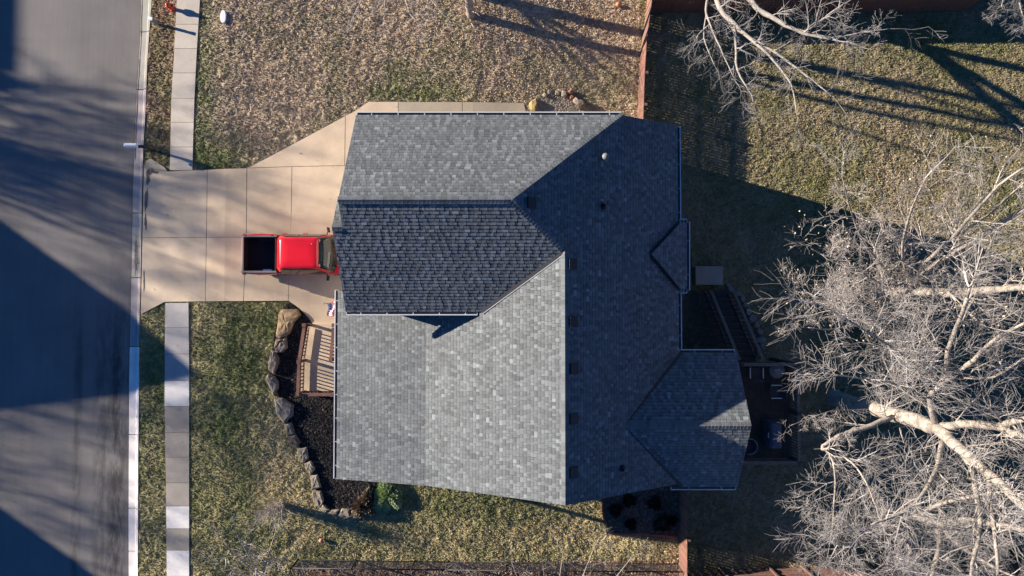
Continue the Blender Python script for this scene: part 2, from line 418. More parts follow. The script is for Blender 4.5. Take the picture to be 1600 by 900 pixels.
# ------------------------------------------------------------------ lawn
HARD = [drive_w, bed_w, bed_s_w,
        [G(at_y(sw_l, y), y) for y in (-80, 0, 80, 160, 230, 266)]+[G(at_y(sw_r, y), y) for y in (266, 160, 80, 0, -80)],
        [G(at_y(sw_l, y), y) for y in (474, 560, 640, 760, 980)]+[G(at_y(sw_r, y), y) for y in (980, 640, 560, 474)]]
house_fp = [(-6.6, .2), (-6.6, 7.9), (7.2, 7.9), (7.2, -2.3), (9.7, -2.3), (9.7, -7.6), (-4, -7.6), (-4, .2)]
def lawn_colour(X, Y):
    px, py = XYp(X, Y)
    n1 = fbm(X*.35, Y*.35, 4, 3); n2 = fbm(X*1.7, Y*1.7, 3, 9); n3 = vnoise(X*9, Y*9, 5)
    def blob(cx, cy, rx, ry): return np.exp(-((px-cx)/rx)**2-((py-cy)/ry)**2)
    gr = np.zeros_like(X)+.30
    front_top = (py < 300) & (px < 1000); verge_top = front_top & (px < 275)
    bottom = (py > 460) & (px < 1070); back = px > 1000
    gr = np.where(front_top, .05+.75*blob(350, 255, 60, 45)+.55*blob(320, 120, 22, 200)+.55*blob(640, 148, 90, 16)+.5*blob(960, 145, 40, 60)+.3*blob(640, 100, 60, 40), gr)
    gr = np.where(verge_top, .12+.5*blob(250, 250, 30, 22)+.25*blob(262, 130, 8, 60), gr)
    gr = np.where(bottom, .52+.2*blob(400, 520, 60, 80)-.45*blob(540, 760, 40, 40)-.55*blob(880, 840, 170, 28)-.4*blob(440, 730, 30, 40)+.25*blob(680, 780, 80, 25)-.3*blob(310, 560, 20, 60), gr)
    gr = np.where(back, .42+.3*blob(1520, 90, 120, 60)-.3*blob(1330, 170, 140, 60), gr)
    gr = gr+(n1-.5)*1.15+(n2-.5)*.75+(n3-.5)*.22; gr = np.clip(gr, 0, 1)[:, None]
    straw = np.where((front_top)[:, None], np.array([[.36, .285, .20]]), np.where(back[:, None], np.array([[.26, .212, .13]]), np.array([[.36, .30, .165]])))
    straw = np.where(verge_top[:, None], np.array([[.26, .18, .12]]), straw)
    green = np.where(back[:, None], np.array([[.125, .128, .05]]), np.array([[.125, .145, .055]]))
    c = straw*(1-gr)+green*gr
    beyond = (py > 876) & (px < 1064) & (px > 468); c = np.where(beyond[:, None], np.array([[.24, .17, .11]])*(.6+.8*n2[:, None]), c)
    return c*(1.02+.5*vnoise(X*6, Y*6, 21))[:, None]
def relief(X, Y): return (fbm(X*2.2, Y*2.2, 2, 4)-.5)*.05+(fbm(X*6.5, Y*6.5, 2, 14)-.5)*.058
def lawn():
    st = .09; xs = np.arange(-19.02, 31, st); ys = np.arange(-18, 18.6, st)
    nx, ny = len(xs), len(ys); Xg, Yg = np.meshgrid(xs, ys); X, Y = Xg.ravel(), Yg.ravel()
    # the kerb line bends: pull the first columns onto its back edge
    _, pyy = XYp(X, Y); kx = np.interp(pyy, [p[1] for p in cur_r], [U(*p).x for p in cur_r])+.02
    X = np.where(X < kx, kx, X)
    Z = np.interp(X, TX, TZ)+relief(X, Y)+(RNG.random(X.shape)-.5)*.012
    
    hard = np.zeros(X.shape, bool)
    for p in HARD: hard |= inpoly(X, Y, p)
    Z = np.where(hard, np.interp(X, TX, TZ)-.03, Z)
    i = np.arange(nx*ny).reshape(ny, nx); fc = np.stack([i[:-1, :-1], i[:-1, 1:], i[1:, 1:], i[1:, :-1]], -1).reshape(-1, 4)
    o = np_mesh('lawn_soil', np.stack([X, Y, Z], 1), fc, M['grass'], lawn_colour(X, Y)*.95)
    tag(o, kind='structure')
    # tufts of blades
    n = 520000; X = RNG.uniform(-19, 30.5, n); Y = RNG.uniform(-16.5, 17.2, n)
    _, pyy = XYp(X, Y); kx = np.interp(pyy, [p[1] for p in cur_r], [U(*p).x for p in cur_r])
    keep = X > kx+.03
    for p in HARD+[house_fp]: keep &= ~inpoly(X, Y, p)
    X, Y = X[keep], Y[keep]; n = len(X); base = np.interp(X, TX, TZ)+relief(X, Y)
    cl = lawn_colour(X, Y)*(.75+.85*RNG.random(n)**1.3)[:, None]
    V = []; FC = []; CC = []
    for k in range(2):
        a = RNG.uniform(0, 2*np.pi, n); wd = RNG.uniform(.011, .026, n); h = RNG.uniform(.015, .05, n)
        lean = RNG.uniform(.01, .06, n); b = RNG.uniform(0, 2*np.pi, n)
        p0 = np.stack([X+np.cos(a)*wd, Y+np.sin(a)*wd, base-.01], 1); p1 = np.stack([X-np.cos(a)*wd, Y-np.sin(a)*wd, base-.01], 1)
        p2 = np.stack([X+np.cos(b)*lean-np.cos(a)*wd*.6, Y+np.sin(b)*lean-np.sin(a)*wd*.6, base+h], 1)
        p3 = np.stack([X+np.cos(b)*lean+np.cos(a)*wd*.6, Y+np.sin(b)*lean+np.sin(a)*wd*.6, base+h*.9], 1)
        V.append(np.stack([p0, p1, p2, p3], 1).reshape(-1, 3)); CC.append(np.repeat(cl, 4, 0))
    V = np.concatenate(V); FC = np.arange(len(V)).reshape(-1, 4)
    tag(np_mesh('grass', V, FC, M['blade'], np.concatenate(CC)), 'short winter grass, straw coloured with green patches, over the lawns', 'grass', kind='stuff')
    # fallen leaves: flat flakes, thick in the neighbour's strip, along fences and under the big trees
    spots = [(800, 890, 280, 16, 900), (930, 30, 75, 30, 700), (1050, 868, 12, 22, 120), (700, 50, 260, 50, 350), (1420, 300, 160, 60, 700), (1000, 90, 5, 80, 60), (400, 700, 90, 160, 60), (1300, 870, 60, 14, 300), (1400, 620, 200, 250, 900)]
    P = []
    for cx, cy, rx, ry, m in spots:
        for _ in range(m): P.append(G(cx+random.gauss(0, .5)*rx, cy+random.gauss(0, .5)*ry, random.uniform(.03, .07)))
    SP = [(362, 371), (297, 93), (283, 294), (303, 361), (268, 327), (262, 336), (520, 261), (496, 251), (508, 233), (514, 310), (620, 167), (337, 428), (283, 392), (412, 448), (430, 296), (470, 240), (560, 168), (284, 690), (276, 540), (240, 452)]
    P += [G(x, y, .065) for x, y in SP]
    V = []; CC = []
    for p in P:
        if inpoly(np.array([p.x]), np.array([p.y]), house_fp)[0]: continue
        a = random.uniform(0, 6.28); s_ = random.uniform(.025, .06); c = random.choice(((.5, .34, .2), (.36, .2, .1), (.6, .48, .34), (.3, .19, .12)))
        for k in range(4):
            t = a+k*math.pi/2; V.append((p.x+s_*math.cos(t)*(1 if k % 2 else .6), p.y+s_*math.sin(t)*(1 if k % 2 else .6), p.z+random.uniform(-.015, .015))); CC.append(c)
    V = np.array(V); tag(np_mesh('leaf_litter', V, np.arange(len(V)).reshape(-1, 4), M['blade'], np.array(CC)), 'dry brown leaves scattered on the grass', 'fallen leaves', kind='stuff')
lawn()
# neighbouring land outside the lawn grid (off to the sides) keeps the same colours
mb = MB(); mb.poly([(30.5, -60, -.03), (120, -60, -.03), (120, 60, -.03), (30.5, 60, -.03)]); mb.poly([(-19, 18.3, -.03), (30.5, 18.3, -.03), (30.5, 60, -.03), (-19, 60, -.03)])
mb.poly([(-19, -60, -.03), (30.5, -60, -.03), (30.5, -17.7, -.03), (-19, -17.7, -.03)])
tag(mb.build('neighbouring_ground', mat('dry_turf', (.26, .22, .12), .95, .4, 3)), kind='structure')
# mulch
def chips(name, poly, n, mt, size, cols, label, cat, dz=.03, slope=None):
    xs = [p[0] for p in poly]; ys = [p[1] for p in poly]
    X = RNG.uniform(min(xs), max(xs), n); Y = RNG.uniform(min(ys), max(ys), n); k = inpoly(X, Y, poly); X, Y = X[k], Y[k]; n = len(X)
    Z = np.interp(X, TX, TZ)+RNG.uniform(0, dz, n)+.02
    V = np.zeros((n, 4, 3)); a = RNG.uniform(0, 6.28, n); s_ = RNG.uniform(*size, n)
    for j, (u, v) in enumerate(((1, .35), (-1, .35), (-1, -.35), (1, -.35))):
        V[:, j, 0] = X+s_*(u*np.cos(a)-v*np.sin(a)); V[:, j, 1] = Y+s_*(u*np.sin(a)+v*np.cos(a)); V[:, j, 2] = Z+RNG.uniform(-.02, .02, n)
    c = np.array(cols)[RNG.integers(0, len(cols), n)]*RNG.uniform(.6, 1.4, n)[:, None]
    return tag(np_mesh(name, V.reshape(-1, 3), np.arange(4*n).reshape(-1, 4), mt, np.repeat(c, 4, 0)), label, cat, kind='stuff')
sheet('mulch_ground', M['mulch'], [bed], .01, colors=[(1, 1, 1)])
sheet('side_bed_ground', M['mulch'], [bed_s], .01, colors=[(5, 4.3, 3.8)])
chips('mulch', bed_w, 42000, M['blade'], (.015, .045), [(.030, .029, .029), (.048, .045, .043), (.018, .017, .017), (.11, .10, .09)], 'black bark mulch filling the front bed', 'mulch')
chips('side_mulch', bed_s_w, 9000, M['blade'], (.015, .045), [(.22, .18, .14), (.13, .105, .085), (.30, .24, .19)], 'dark bark mulch in the side bed by the gable', 'mulch')

# ------------------------------------------------------------------ house
ZR, YR, PS, PN = 9.2, 4.08, .70, .716          # garage ridge
X3, Z3, PF, PR = 2.09, 7.93, (7.93-4.95)/5.84, .63        # main ridge
XB, ZB, XE, ZE = -3.75, 4.95, -7.93, 3.80     # pitch break and front eave
YS, YN, XR = -7.74, 8.13, 7.39
fM2 = lambda x, y: Z3-PF*(X3-x)
fM1 = lambda x, y: ZE+(ZB-ZE)*(x-XE)/(XB-XE)
fR = lambda x, y: Z3-PR*(x-X3)
fS = lambda x, y: ZR-PS*(YR-y)
fN = lambda x, y: ZR-PN*(y-YR)
YG, ZG, PG = -4.93, 6.30, .60                   # rear gable
fGn = lambda x, y: ZG-PG*(y-YG)
fGs = lambda x, y: ZG-PG*(YG-y)
house = empty('house', (0, 0, 0), 0, 'large house seen from above with grey shingle roofs, a front garage gable and white gutters', 'house')
def clip_rect(poly, u0, u1, v0, v1):
    for ax, val, sgn in ((0, u0, 1), (0, u1, -1), (1, v0, 1), (1, v1, -1)):
        out = []; n = len(poly)
        for i in range(n):
            a, b = poly[i], poly[(i+1) % n]; da = (a[ax]-val)*sgn; db = (b[ax]-val)*sgn
            if da >= 0: out.append(a)
            if (da > 0 and db < 0) or (da < 0 and db > 0):
                t = da/(da-db); out.append((a[0]+(b[0]-a[0])*t, a[1]+(b[1]-a[1])*t))
        poly = out
        if len(poly) < 3: return []
    return poly
SH = random.Random(5)
def slope(polys, f, down, name='roof', parent=house, lift=0.0, thick=.16, tone=1.0, offs=0.0):
    """shingled slope: polys = convex outlines in (x, y); down = horizontal unit vector pointing to the eave"""
    dx, dy = down; e = .5
    gz = (f(dx*e, dy*e)-f(0, 0))/e               # z change per metre downhill (negative)
    Ls = math.sqrt(1+gz*gz); nrm = Vector((-dx*gz/Ls, -dy*gz/Ls, 1/Ls))
    ux, uy = -dy, dx                            # along the eave
    dec = MB(); dec.cur = (.05, .052, .056)
    for P in polys: dec.extr([(x, y, f(x, y)-.012+lift) for x, y in P], thick)
    roof = dec.build(name, M['fascia'], parent)
    mb = MB(); EX = .158
    for P in polys:
        uv = [(x*ux+y*uy, -(x*dx+y*dy)*Ls) for x, y in P]     # v grows uphill
        vmin = min(p[1] for p in uv); vmax = max(p[1] for p in uv); umin = min(p[0] for p in uv); umax = max(p[0] for p in uv)
        def to3(u, v, h):
            s_ = -v/Ls; x = ux*u+dx*s_; y = uy*u+dy*s_
            return Vector((x, y, f(x, y)+lift))+nrm*h
        v = vmin; row = 0
        while v < vmax:
            rr = random.Random(int(v*1000)+row*7+int(offs*100)); u = umin-rr.uniform(0, .3); tooth = rr.random() < .5
            while u < umax:
                wd = rr.uniform(.10, .26); tooth = not tooth
                q = clip_rect(uv, u, u+wd-.009, v, v+EX)
                if len(q) >= 3:
                    t = rr.random(); sh = .128*(.72+.40*t) if not tooth else .128*(.88+.50*t)
                    if rr.random() < .10: sh *= 1.35
                    sh *= tone; base = (sh*.885, sh*.975, sh*1.015); mb.cur = base
                    hb = (.014 if tooth else .008)+rr.uniform(-.002, .003)
                    top = [to3(a, b, hb*(1-(b-v)/EX)+.003) for a, b in q]; n = len(top)
                    ids = [mb.vert(p) for p in top]; lo = [mb.vert(p-nrm*.02) for p in top]
                    area = sum(q[i][0]*q[(i+1) % n][1]-q[(i+1) % n][0]*q[i][1] for i in range(n))
                    if area < 0: ids = ids[::-1]; lo = lo[::-1]
                    mb.face(ids)
                    qb = clip_rect(q, u, u+wd, v+EX*(.74 if tooth else .66), v+EX)      # printed dark band under the next course
                    if len(qb) >= 3:
                        mb.cur = tuple(c*(.80 if tooth else .62) for c in base); bp_ = [to3(a, b, hb*(1-(b-v)/EX)+.0045) for a, b in qb]
                        if sum(qb[i][0]*qb[(i+1) % len(qb)][1]-qb[(i+1) % len(qb)][0]*qb[i][1] for i in range(len(qb))) < 0: bp_ = bp_[::-1]
                        mb.poly(bp_)
                    mb.cur = (sh*.42, sh*.45, sh*.5)
                    for i in range(n): mb.face((ids[i], lo[i], lo[(i+1) % n], ids[(i+1) % n]))
                u += wd
            v += EX; row += 1
    mb.build('shingles', M['shingle'], roof)
    return roof
M['fascia'] = mat('fascia', (.10, .10, .10), .7, .1, 4)
XG = -6.98; XW = -6.58
yv = YR-(ZR-Z3)/PS                                # where the S slope meets the main ridge
YC = -.16; xv = X3-(Z3-fS(0, YC))/PF              # valley foot
xn = X3+(Z3-fN(0, YN))/PR
y_ap = 3.12
r_n = slope([[(XW, YR), (0, YR), (xn, YN), (XW, YN)]], fN, (0, 1))
r_s = slope([[(XW, YC), (xv, YC), (X3, yv), (0+.0, YR), (XW, YR)], [(XG, YC), (XW, YC), (XW, y_ap), (XG, y_ap)]], fS, (0, -1), offs=1)
slope([[(XG, y_ap), (XW, y_ap), (XW, y_ap+1.35), (XG, y_ap+1.35)]], lambda x, y: fS(0, y_ap)-.66*(y-y_ap), (0, 1), offs=2)
r_f = slope([[(XB, YS), (X3, YS), (X3, yv), (xv, YC), (xv, .4), (XB, .4)]], fM2, (-1, 0), offs=3)
# split concave outline above: (xv,YC)->(xv,.4) sits under the garage slope
r_p = slope([[(XE, YS), (XB, YS), (XB, .4), (XE, .78)]], fM1, (-1, 0), offs=4)
r_r = slope([[(X3, YS), (XR, YS), (XR, YN), (xn, YN), (0, YR), (X3, yv)]], fR, (1, 0), offs=5)
GX, GE, GYn, GYs = 9.98, 4.55, -2.0, -7.90
gx0 = X3+(Z3-ZG)/PR
slope([[(gx0, YG), (GX, YG), (GX-.02, GYn), (XR+.15, GYn)]], fGn, (0, 1), offs=6)
slope([[(gx0, YG), (XR+.15, GYs), (GX-.02, GYs), (GX, YG)]], fGs, (0, -1), offs=7)
# rear bump-out with its own flatter slope
fD = lambda x, y: 5.62-.46*(x-5.93)
pD = [U(1017, 397, 5.6), U(1061, 350, 4.8), U(1073, 347, 4.65), U(1073, 453, 4.65), U(1061, 450, 4.8)]
fD2 = lambda x, y: 5.70-(5.70-4.66)*(x-pD[0].x)/(pD[2].x-pD[0].x)
slope([[(p.x, p.y) for p in pD]], fD2, (1, 0), offs=8, thick=.12)
# ridge and hip caps: overlapping cap shingles
def caps(a, b, name='ridge_cap', wd=.30, h=.035, tone=1., parent=None, drop=.07):
    a, b = Vector(a), Vector(b); L = (b-a).length; d = (b-a)/L; side = Vector((0, 0, 1)).cross(d).normalized(); up = d.cross(side)
    mb = MB(); n = int(L/.15)
    for i in range(n):
        p = a+d*(i*L/n); q = a+d*((i+1.25)*L/n) if i < n-1 else b
        s_ = .118*SH.uniform(.8, 1.25)*tone; mb.cur = (s_*.885, s_*.975, s_*1.015)
        r1 = [p-side*wd/2-Vector((0, 0, drop))+up*.018, p+up*(h), p+side*wd/2-Vector((0, 0, drop))+up*.018]
        r2 = [q-side*wd/2-Vector((0, 0, drop))+up*.004, q+up*(h-.022), q+side*wd/2-Vector((0, 0, drop))+up*.004]
        low = [x-up*.03 for x in r1]; low2 = [x-up*.03 for x in r2]
        A = [mb.vert(x) for x in r1+r2+low+low2]
        for f_ in ((0, 1, 4, 3), (1, 2, 5, 4), (6, 9, 10, 7), (7, 10, 11, 8), (0, 6, 7, 1), (1, 7, 8, 2), (0, 3, 9, 6), (2, 8, 11, 5), (3, 4, 10, 9), (4, 5, 11, 10)): mb.face([A[k] for k in f_])
    mb.build(name, M['shingle'], parent or r_r)
caps((XW, YR, ZR), (0, YR, ZR), parent=r_s)
caps((0, YR, ZR), (X3, yv, Z3), parent=r_s, drop=.05)
caps((0, YR, ZR), (xn, YN, fN(0, YN)), parent=r_n, drop=.05)
caps((X3, YS, Z3), (X3, yv, Z3), parent=r_r)
caps((gx0, YG, ZG), (GX, YG, ZG), parent=r_r)
caps((XG, y_ap, fS(0, y_ap)), (XW, y_ap, fS(0, y_ap)), parent=r_s)
# valley flashings
def flash(a, b, wd, mt=M['darkmetal'], h=.035, name='valley_flashing', parent=r_r, mb=None):
    m = mb or MB(); m.beam(Vector(a)+Vector((0, 0, h)), Vector(b)+Vector((0, 0, h)), wd, .02)
    if not mb: m.build(name, mt, parent)
M['lead'] = mat('grey_flashing', (.30, .31, .33), .5, .1, 4)
zc = fS(0, YC)
va, vb = Vector((xv-.05, YC, zc)), Vector((X3-.1, yv-.07, Z3-.05))
off = Vector((vb.y-va.y, -(vb.x-va.x), 0)).normalized()*.09
mb = MB(); flash(va, vb, .16, M['darkmetal'], .03, mb=mb); mb.build('valley_flashing', M['darkmetal'], r_f)
mb = MB(); flash(va+off*1.2, vb+off*1.2, .035, h=.055, mb=mb); mb.build('valley_trim', M['lead'], r_f)
for q in (((gx0, YG+.08, ZG-.05), (XR+.12, GYn, fGn(0, GYn)-.0)), ((gx0, YG-.08, ZG-.05), (XR+.12, GYs, fGs(0, GYs)))):
    flash(q[0], q[1], .15, h=.035)
d0, d1, d2 = pD[0], pD[1], pD[4]
flash((d0.x-.05, d0.y+.1, fR(d0.x, 0)), (d1.x, d1.y+.06, fR(d1.x, 0)), .13, h=.035); flash((d0.x-.05, d0.y-.1, fR(d0.x, 0)), (d2.x, d2.y-.06, fR(d2.x, 0)), .13, h=.035)
# gutters: open troughs with hangers
def gutter(a, b, out, parent=r_r, ends=True):
    a, b, o_ = Vector(a), Vector(b), Vector((out[0], out[1], 0)); L = (b-a).length; d = (b-a)/L; up = Vector((0, 0, 1))
    g_ = MB(); g_.beam(a+o_*.135-up*.06, b+o_*.135-up*.06, .022, .11)
    g_.beam(a+o_*.125+up*.004, b+o_*.125+up*.004, .045, .012)
    for e in (a, b): g_.beam(e+o_*.01-up*.06, e+o_*.14-up*.06, .02, .11)
    t = MB(); n = max(1, int(L/1.05))
    for i in range(n): p = a+d*(L*(i+.55)/n); g_.beam(p+o_*.0-up*.004, p+o_*.13-up*.004, .035, .008)
    go = g_.build('gutter', M['trim'], parent)
    t.beam(a+o_*.065-up*.115, b+o_*.065-up*.115, .12, .01); t.build('trough', M['gutter'], house)
    return go
gutter((XW+.03, YN+.01, fN(0, YN)-.03), (xn-.05, YN+.01, fN(0, YN)-.03), (0, 1), r_n)
gutter((XG+.02, YC-.01, zc-.03), (xv-.22, YC-.01, zc-.03), (0, -1), r_s)
gutter((XE-.01, YS+.02, ZE-.03), (XE-.01, .80, ZE-.03), (-1, 0), r_p)
ze = fR(XR, 0)
gutter((XR+.01, d2.y-.02, ze-.03), (XR+.01, GYn+.15, ze-.03), (1, 0), r_r)
gutter((XR+.01, YN-.04, ze-.03), (XR+.01, d1.y+.06, ze-.03), (1, 0), r_r)
gutter((pD[2].x+.01, pD[2].y, 4.63), (pD[3].x+.01, pD[3].y, 4.63), (1, 0), r_r)
gutter((pD[2].x-.3, pD[2].y+.01, 4.63), (pD[2].x+.02, pD[2].y+.01, 4.63), (0, 1), r_r); gutter((pD[3].x-.3, pD[3].y-.01, 4.63), (pD[3].x+.02, pD[3].y-.01, 4.63), (0, -1), r_r)
gutter((XR+.05, GYn+.01, fGn(0, GYn)-.03), (GX-.08, GYn+.01, fGn(0, GYn)-.03), (0, 1), r_r)
gutter((XR-.35, GYs-.01, fGs(0, GYs)-.03), (GX-.08, GYs-.01, fGs(0, GYs)-.03), (0, -1), r_r)
# walls
def wall(pts, base=-.4, name='wall', drop=.17):
    """pts: (x, y, ztop) along the wall"""
    mb = MB(); nrm = Vector((pts[-1][1]-pts[0][1], -(pts[-1][0]-pts[0][0]), 0)).normalized()*.12
    top = [Vector((x, y, z-drop)) for x, y, z in pts]; n = len(top)
    bot = [Vector((p.x, p.y, base)) for p in top]
    o = bot[:1]+[bot[-1]]+top[::-1]
    mb.face([mb.vert(p) for p in o]); mb.face([mb.vert(p-nrm) for p in o][::-1])
    k = len(o)
    for i in range(k): mb.face((i, k+i, k+(i+1) % k, (i+1) % k)[::-1])
    return mb.build(name, M['siding'], house, fixn=True)
wx = XW+.32; yn = YN-.35; ys = YC+.32
wall([(wx, yn, fN(0, yn)), (wx, YR, ZR), (wx, ys, fS(0, ys))][::-1])
xk = X3+(Z3-fN(0, yn))/PR
wall([(wx, yn, fN(0, yn)), (xk, yn, fN(0, yn)), (XR-.35, yn, fR(XR-.35, 0))])
wall([(XR-.35, yn, fR(XR-.35, 0)), (XR-.35, -7.4, fR(XR-.35, 0))])
wall([(XB+.1, -7.4, fM2(XB+.1, 0)), (X3, -7.4, Z3), (XR-.35, -7.4, fR(XR-.35, 0))][::-1])
wall([(XB+.1, ys, fM2(XB+.1, 0)), (XB+.1, -7.4, fM2(XB+.1, 0))][::-1])
wall([(wx, ys, zc), (xv, ys, zc)][::-1])
gw = XR-.35
wall([(gw, GYn-.35, GE), (GX-.4, GYn-.35, GE)]); wall([(gw, GYs+.4, GE), (GX-.4, GYs+.4, GE)][::-1])
wall([(GX-.4, GYn-.35, fGn(0, GYn-.35)), (GX-.4, YG, ZG), (GX-.4, GYs+.4, fGs(0, GYs+.4))])
# front garage bay under the projecting gable
wall([(XG+.28, y_ap+1.1, 7.6), (XG+.28, y_ap, 8.3), (XG+.28, ys+.1, 6.4)][::-1])
wall([(XG+.28, y_ap+1.1, 7.6), (wx, y_ap+1.1, 7.6)])
# garage doors, windows, front door
def door(c, sx, sy, rows, name='garage_door'):
    mb = MB(); mb.box(c, (.06 if sx < sy else sx, sy if sx < sy else .06, 2.3)); o = mb.build(name, M['trim'], house)
    for k in range(rows): m2 = MB(); m2.box((c[0]-.035, c[1], c[2]-.85+k*.57), (.012, sy-.3, .42)); m2.build('door_panel', M['white'], o)
door((XG+.20, 1.75, g(-7)+1.17), .1, 2.5, 4); door((wx-.09, 6.1, g(-7)+1.17), .1, 2.6, 4)
def window(c, along, wd, ht, o_):
    fr = MB(); ax = Vector((1, 0, 0)) if along == 'x' else Vector((0, 1, 0)); c = Vector(c)
    for s_ in (-1, 1):
        fr.beam(c+ax*s_*wd/2-Vector((0, 0, ht/2)), c+ax*s_*wd/2+Vector((0, 0, ht/2)), .08, .08); fr.beam(c-ax*wd/2+Vector((0, 0, s_*ht/2)), c+ax*wd/2+Vector((0, 0, s_*ht/2)), .08, .08)
    f = fr.build('window', M['trim'], house); gl = MB(); sz = (wd, .03, ht) if along == 'x' else (.03, wd, ht); gl.box(c, sz); gl.build('pane', M['glass'], f)
for c, al, wd, ht in (((wx-.05, 4.1, 6.3), 'y', 1.4, 1.2), ((XB+.02, -2.0, 2.2), 'y', 1.6, 1.3), ((XB+.02, -5.8, 2.2), 'y', 1.8, 1.4), ((0, -7.46, 2.4), 'x', 1.1, 1.3), ((4.5, -7.46, 2.4), 'x', 1.1, 1.3),
                      ((0, yn+.06, 3.2), 'x', 1.2, 1.3), ((4, yn+.06, 3.2), 'x', 1.2, 1.3), ((gw+.06, 5.0, 2.6), 'y', 1.5, 1.4), ((gw+.06, 0, 2.6), 'y', 1.5, 1.4), ((GX-.34, -4.9, 2.8), 'y', 2.2, 1.7)):
    window(c, al, wd, ht, None)
mb = MB(); mb.box((XB+.02, -.9, 1.45), (.08, 1.0, 2.1)); mb.build('front_door', M['darkwood'], house)
# roof vents and pipes on the rear slope
def box_vent(px, py):
    p = U(px, py, 7.5)
    for _ in range(5): p = U(px, py, fR(p.x, 0)+.1)
    z = fR(p.x, 0); a = math.atan(PR); Mx = Matrix.Translation((p.x, p.y, z+.045)) @ Matrix.Rotation(a, 4, 'Y')
    mb = MB(); mb.box(None, (.38, .42, .10), M=Mx); mb.box(None, (.52, .56, .02), M=Mx @ Matrix.Translation((0.02, 0, -.05))); mb.build('box_vent', M['darkmetal'], r_r, bevel=.012)
for q in ((831, 316), (895, 412), (896, 503), (897, 576), (897, 654), (897, 739)): box_vent(*q)
def pipe(px, py, r, h, mt, cap=False):
    p = U(px, py, 7)
    for _ in range(5): p = U(px, py, fR(p.x, 0)+h)
    z = fR(p.x, 0); mb = MB(); mb.lathe([(r*2.2, -.08), (r*1.8, .05), (r*1.05, .09), (r, h), (r*.8, h), (r*.78, h-.12), (0, h-.12)], (p.x, p.y, z), 14)
    if cap: mb.lathe([(r*.5, h), (r*.5, h+.05), (r*1.6, h+.05), (r*1.6, h+.09), (r*1.0, h+.15), (0, h+.16)], (p.x, p.y, z), 14)
    mb.build('vent_pipe', mt, r_r)
pipe(946, 245, .09, .38, mat('galvanised', (.17, .17, .165), .6, .1, 6), True); pipe(943, 321, .075, .25, M['darkmetal']); pipe(973, 734, .075, .25, M['darkmetal'])
# downspout elbow under the garage gutter
mb = MB(); p = Vector((xv-.75, YC-.10, zc-.12)); mb.tube([p, p+Vector((0, -.03, -.25)), p+Vector((0, .25, -.5))], .04, 8); mb.build('downspout', M['trim'], house)
# porch posts carrying the front roof
for y in (-7.35, -4.1, -.35+.2):
    mb = MB(); mb.box((XE+.42, y, (g(-7.5)+ZE)/2-.06), (.18, .18, ZE-g(-7.5)-.1)); mb.box((XE+.42, y, g(-7.5)+.2), (.26, .26, .3)); mb.build('porch_post', M['trim'], house, bevel=.01)

# ------------------------------------------------------------------ front porch with timber railing
def porch():
    z0 = .62
    P = empty('front_porch', (G(500, 600).x, G(500, 600).y, 0), 0, 'concrete front porch edged by a reddish timber railing with thin balusters', 'porch')
    off_ = -Vector(P.location)
    Z = z0
    cs = [U(482, 506, Z), U(471, 566, Z), U(470, 611, Z), U(640, 611, Z), U(640, 506, Z)]
    m = MB(); m.extr([c+off_ for c in cs], .3); m.cur = (.8, .8, .8); m.build('porch_floor', M['concrete'], P)
    zr = Z+.95
    def rail(a, b, posts=True, n=None):
        a3, b3 = U(*a, zr)+off_, U(*b, zr)+off_; L = (b3-a3).length
        m = MB(); m.cur = (1, .78, .78); m.beam(a3, b3, .15, .04); m.beam(a3-Vector((0, 0, .12)), b3-Vector((0, 0, .12)), .05, .09); m.beam(a3-Vector((0, 0, .82)), b3-Vector((0, 0, .82)), .05, .09)
        r = m.build('railing', M['cedar'], P)
        n = n or int(L/.165); m = MB(); m.cur = (.45, .38, .38)
        for i in range(1, n): p = a3.lerp(b3, i/n); m.box(p-Vector((0, 0, .47)), (.05, .05, .76))
        m.build('balusters', M['cedar'], r)
    def post(q, s=.13):
        p = U(*q, zr)+off_; m = MB(); m.cur = (.55, .4, .38); m.box(p-Vector((0, 0, .42)), (s, s, 1.05)); m.cur = (.8, .62, .6); m.box(p+Vector((0, 0, .12)), (s+.05, s+.05, .03)); m.build('post', M['cedar'], P)
    rail((475, 512), (467.5, 562)); rail((467, 568), (465.5, 613)); rail((468, 616.5), (519, 616.5)); rail((521, 512), (517, 560)); rail((519, 562), (560, 562)); rail((519, 616.5), (560, 616.5))
    for q in ((476, 508), (467.5, 565), (466, 615.5), (522, 508), (517.5, 561.5), (519, 616.5)): post(q)
    m = MB(); m.cur = (.5, .38, .36); a, b = U(472, 508, zr-.1)+off_, U(488, 508, zr-.1)+off_; m.beam(a, b, .13, .1); m.build('step_beam', M['cedar'], P)
porch()

